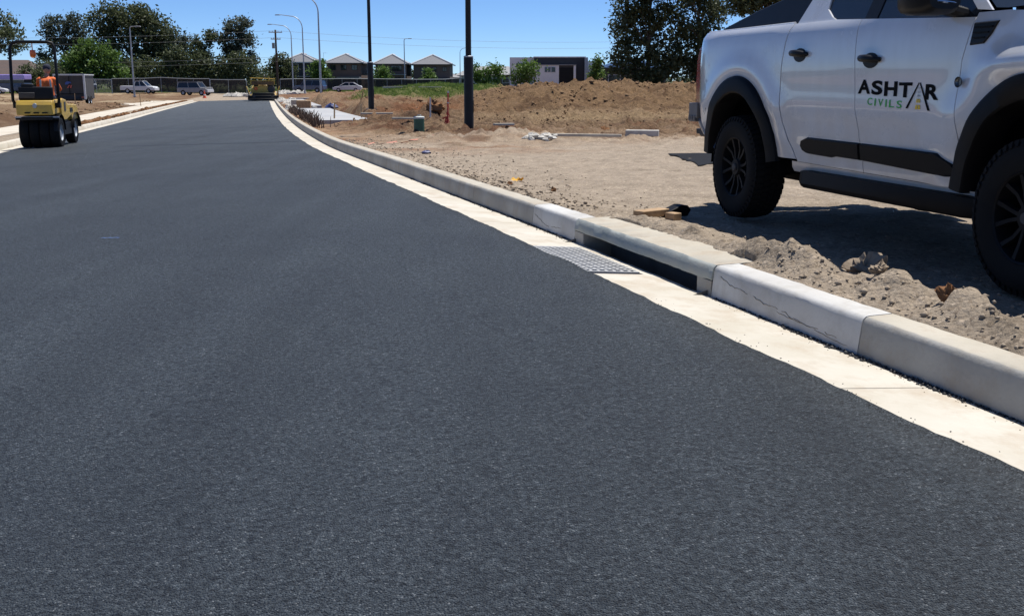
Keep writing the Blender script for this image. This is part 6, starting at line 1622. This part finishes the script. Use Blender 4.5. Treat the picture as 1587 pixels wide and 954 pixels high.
# rougher spoil beyond: clods over the disturbed ground and the mound
n = 13000; Y = 18 + 44 * g.random(n) ** 1.1; X = xr(Y) + 1.0 + (18 + Y * .25) * g.random(n)
k_ = ~((Y > 35) & (X - xr(Y) < 3.2)); X, Y = X[k_], Y[k_]
Z = ground_z(X, Y); keep = g.random(len(X)) < smooth(-.12, .25, fbm(X * .45, Y * .45, 3, 401)) * .9 + .12
P = np.stack([X, Y, Z], 1)[keep]
scatter('spoil_clods', P, g.uniform(.014, .05, len(P)) * g.uniform(.4, 1.7, len(P)) * (smooth(14, 40, P[:, 1]) + .9 * smooth(40, 52, P[:, 1])), M['clod_brown'], 5, .2)
n = 5000; Y = 22 + 80 * g.random(n); X = xl(Y) - 3.2 - 26 * g.random(n)
P = np.stack([X, Y, ground_z(X, Y)], 1); keep = g.random(n) < smooth(-.1, .25, fbm(X * .3, Y * .3, 3, 403))
scatter('left_spoil_clods', P[keep], (g.uniform(.03, .10, n) * g.uniform(.5, 1.8, n))[keep], M['clod_brown'], 6, .2)
# grass on the bank and along the fences
def grass(name, X, Y, h0, h1, seed, w=.03):
    g2 = np.random.default_rng(seed); n = len(X); Z = ground_z(X, Y)
    a = g2.uniform(0, 6.28, n); h = g2.uniform(h0, h1, n); l = h * g2.uniform(.1, .6, n); b = g2.uniform(0, 6.28, n)
    dx, dy = np.cos(a) * w, np.sin(a) * w
    A = np.stack([X - dx, Y - dy, Z - .02], 1); B_ = np.stack([X + dx, Y + dy, Z - .02], 1); Cc = np.stack([X + l * np.cos(b), Y + l * np.sin(b), Z + h], 1)
    V = np.stack([A, B_, Cc], 1).reshape(-1, 3); F = np.arange(3 * n).reshape(-1, 3)
    o = mesh_np(name, V, F, M['grass']); o['kind'] = 'stuff'; return o
n = 60000; X = -12 + 13 * g.random(n); Y = 64 + 32 * g.random(n)
gr = np.exp(-(((X + 5.6) / 5.2) ** 2 + ((Y - 80) / 15.0) ** 4)) * (1 - smooth(-1, 1.5, X)) + .2 * fbm(X * .5, Y * .5, 4, 201, .6)
k_ = gr > .36 + .2 * g.random(n); grass('bank_grass', X[k_], Y[k_], .05, .17, 8, .03)
n = 16000; X = -95 + 75 * g.random(n); Y = 176 + 16 * g.random(n); grass('fence_grass', X, Y, .2, .7, 9, .08)

# thin dark patch laid flat on the dirt behind the truck
mb = MB(); q = random.Random(31); vs = []
for i in range(9):
    for j in range(9):
        fx, fy = i / 8, j / 8; x = 2.48 + 2.0 * fx + q.uniform(-.05, .05); y = 14.4 + 2.6 * fy + q.uniform(-.10, .10) - (.35 if i % 3 == 0 and j == 0 else 0)
        vs.append((x, y, gz(x, y) + .010 + .012 * q.random()))
mb.add(vs, [(i * 9 + j, (i + 1) * 9 + j, (i + 1) * 9 + j + 1, i * 9 + j + 1) for i in range(8) for j in range(8)])
o = mb.build('dark_patch', M['rubber'], None, sm=40); tag(o, 'thin black patch lying flat on the dirt behind the ute tail', 'sheet')

# blue chalk scuff on the asphalt
mb = MB(); q = random.Random(9); vs = []; N = 14
for k in range(N):
    f = k / (N - 1); x = -3.27 + .15 * f; y = 8.40 + .012 * math.sin(k * 1.4); w = .006 + .008 * q.random()
    for e in (-1, 1): vs.append((x, y + e * w, float(zroad(x, y)) + .0205))
mb.add(vs, [(2 * k, 2 * k + 2, 2 * k + 3, 2 * k + 1) for k in range(N - 1)])
mb.build('chalk_mark', mat('blue_chalk', (.12, .22, .48), (.07, .12, .26), 60, .9), road, sm=0)
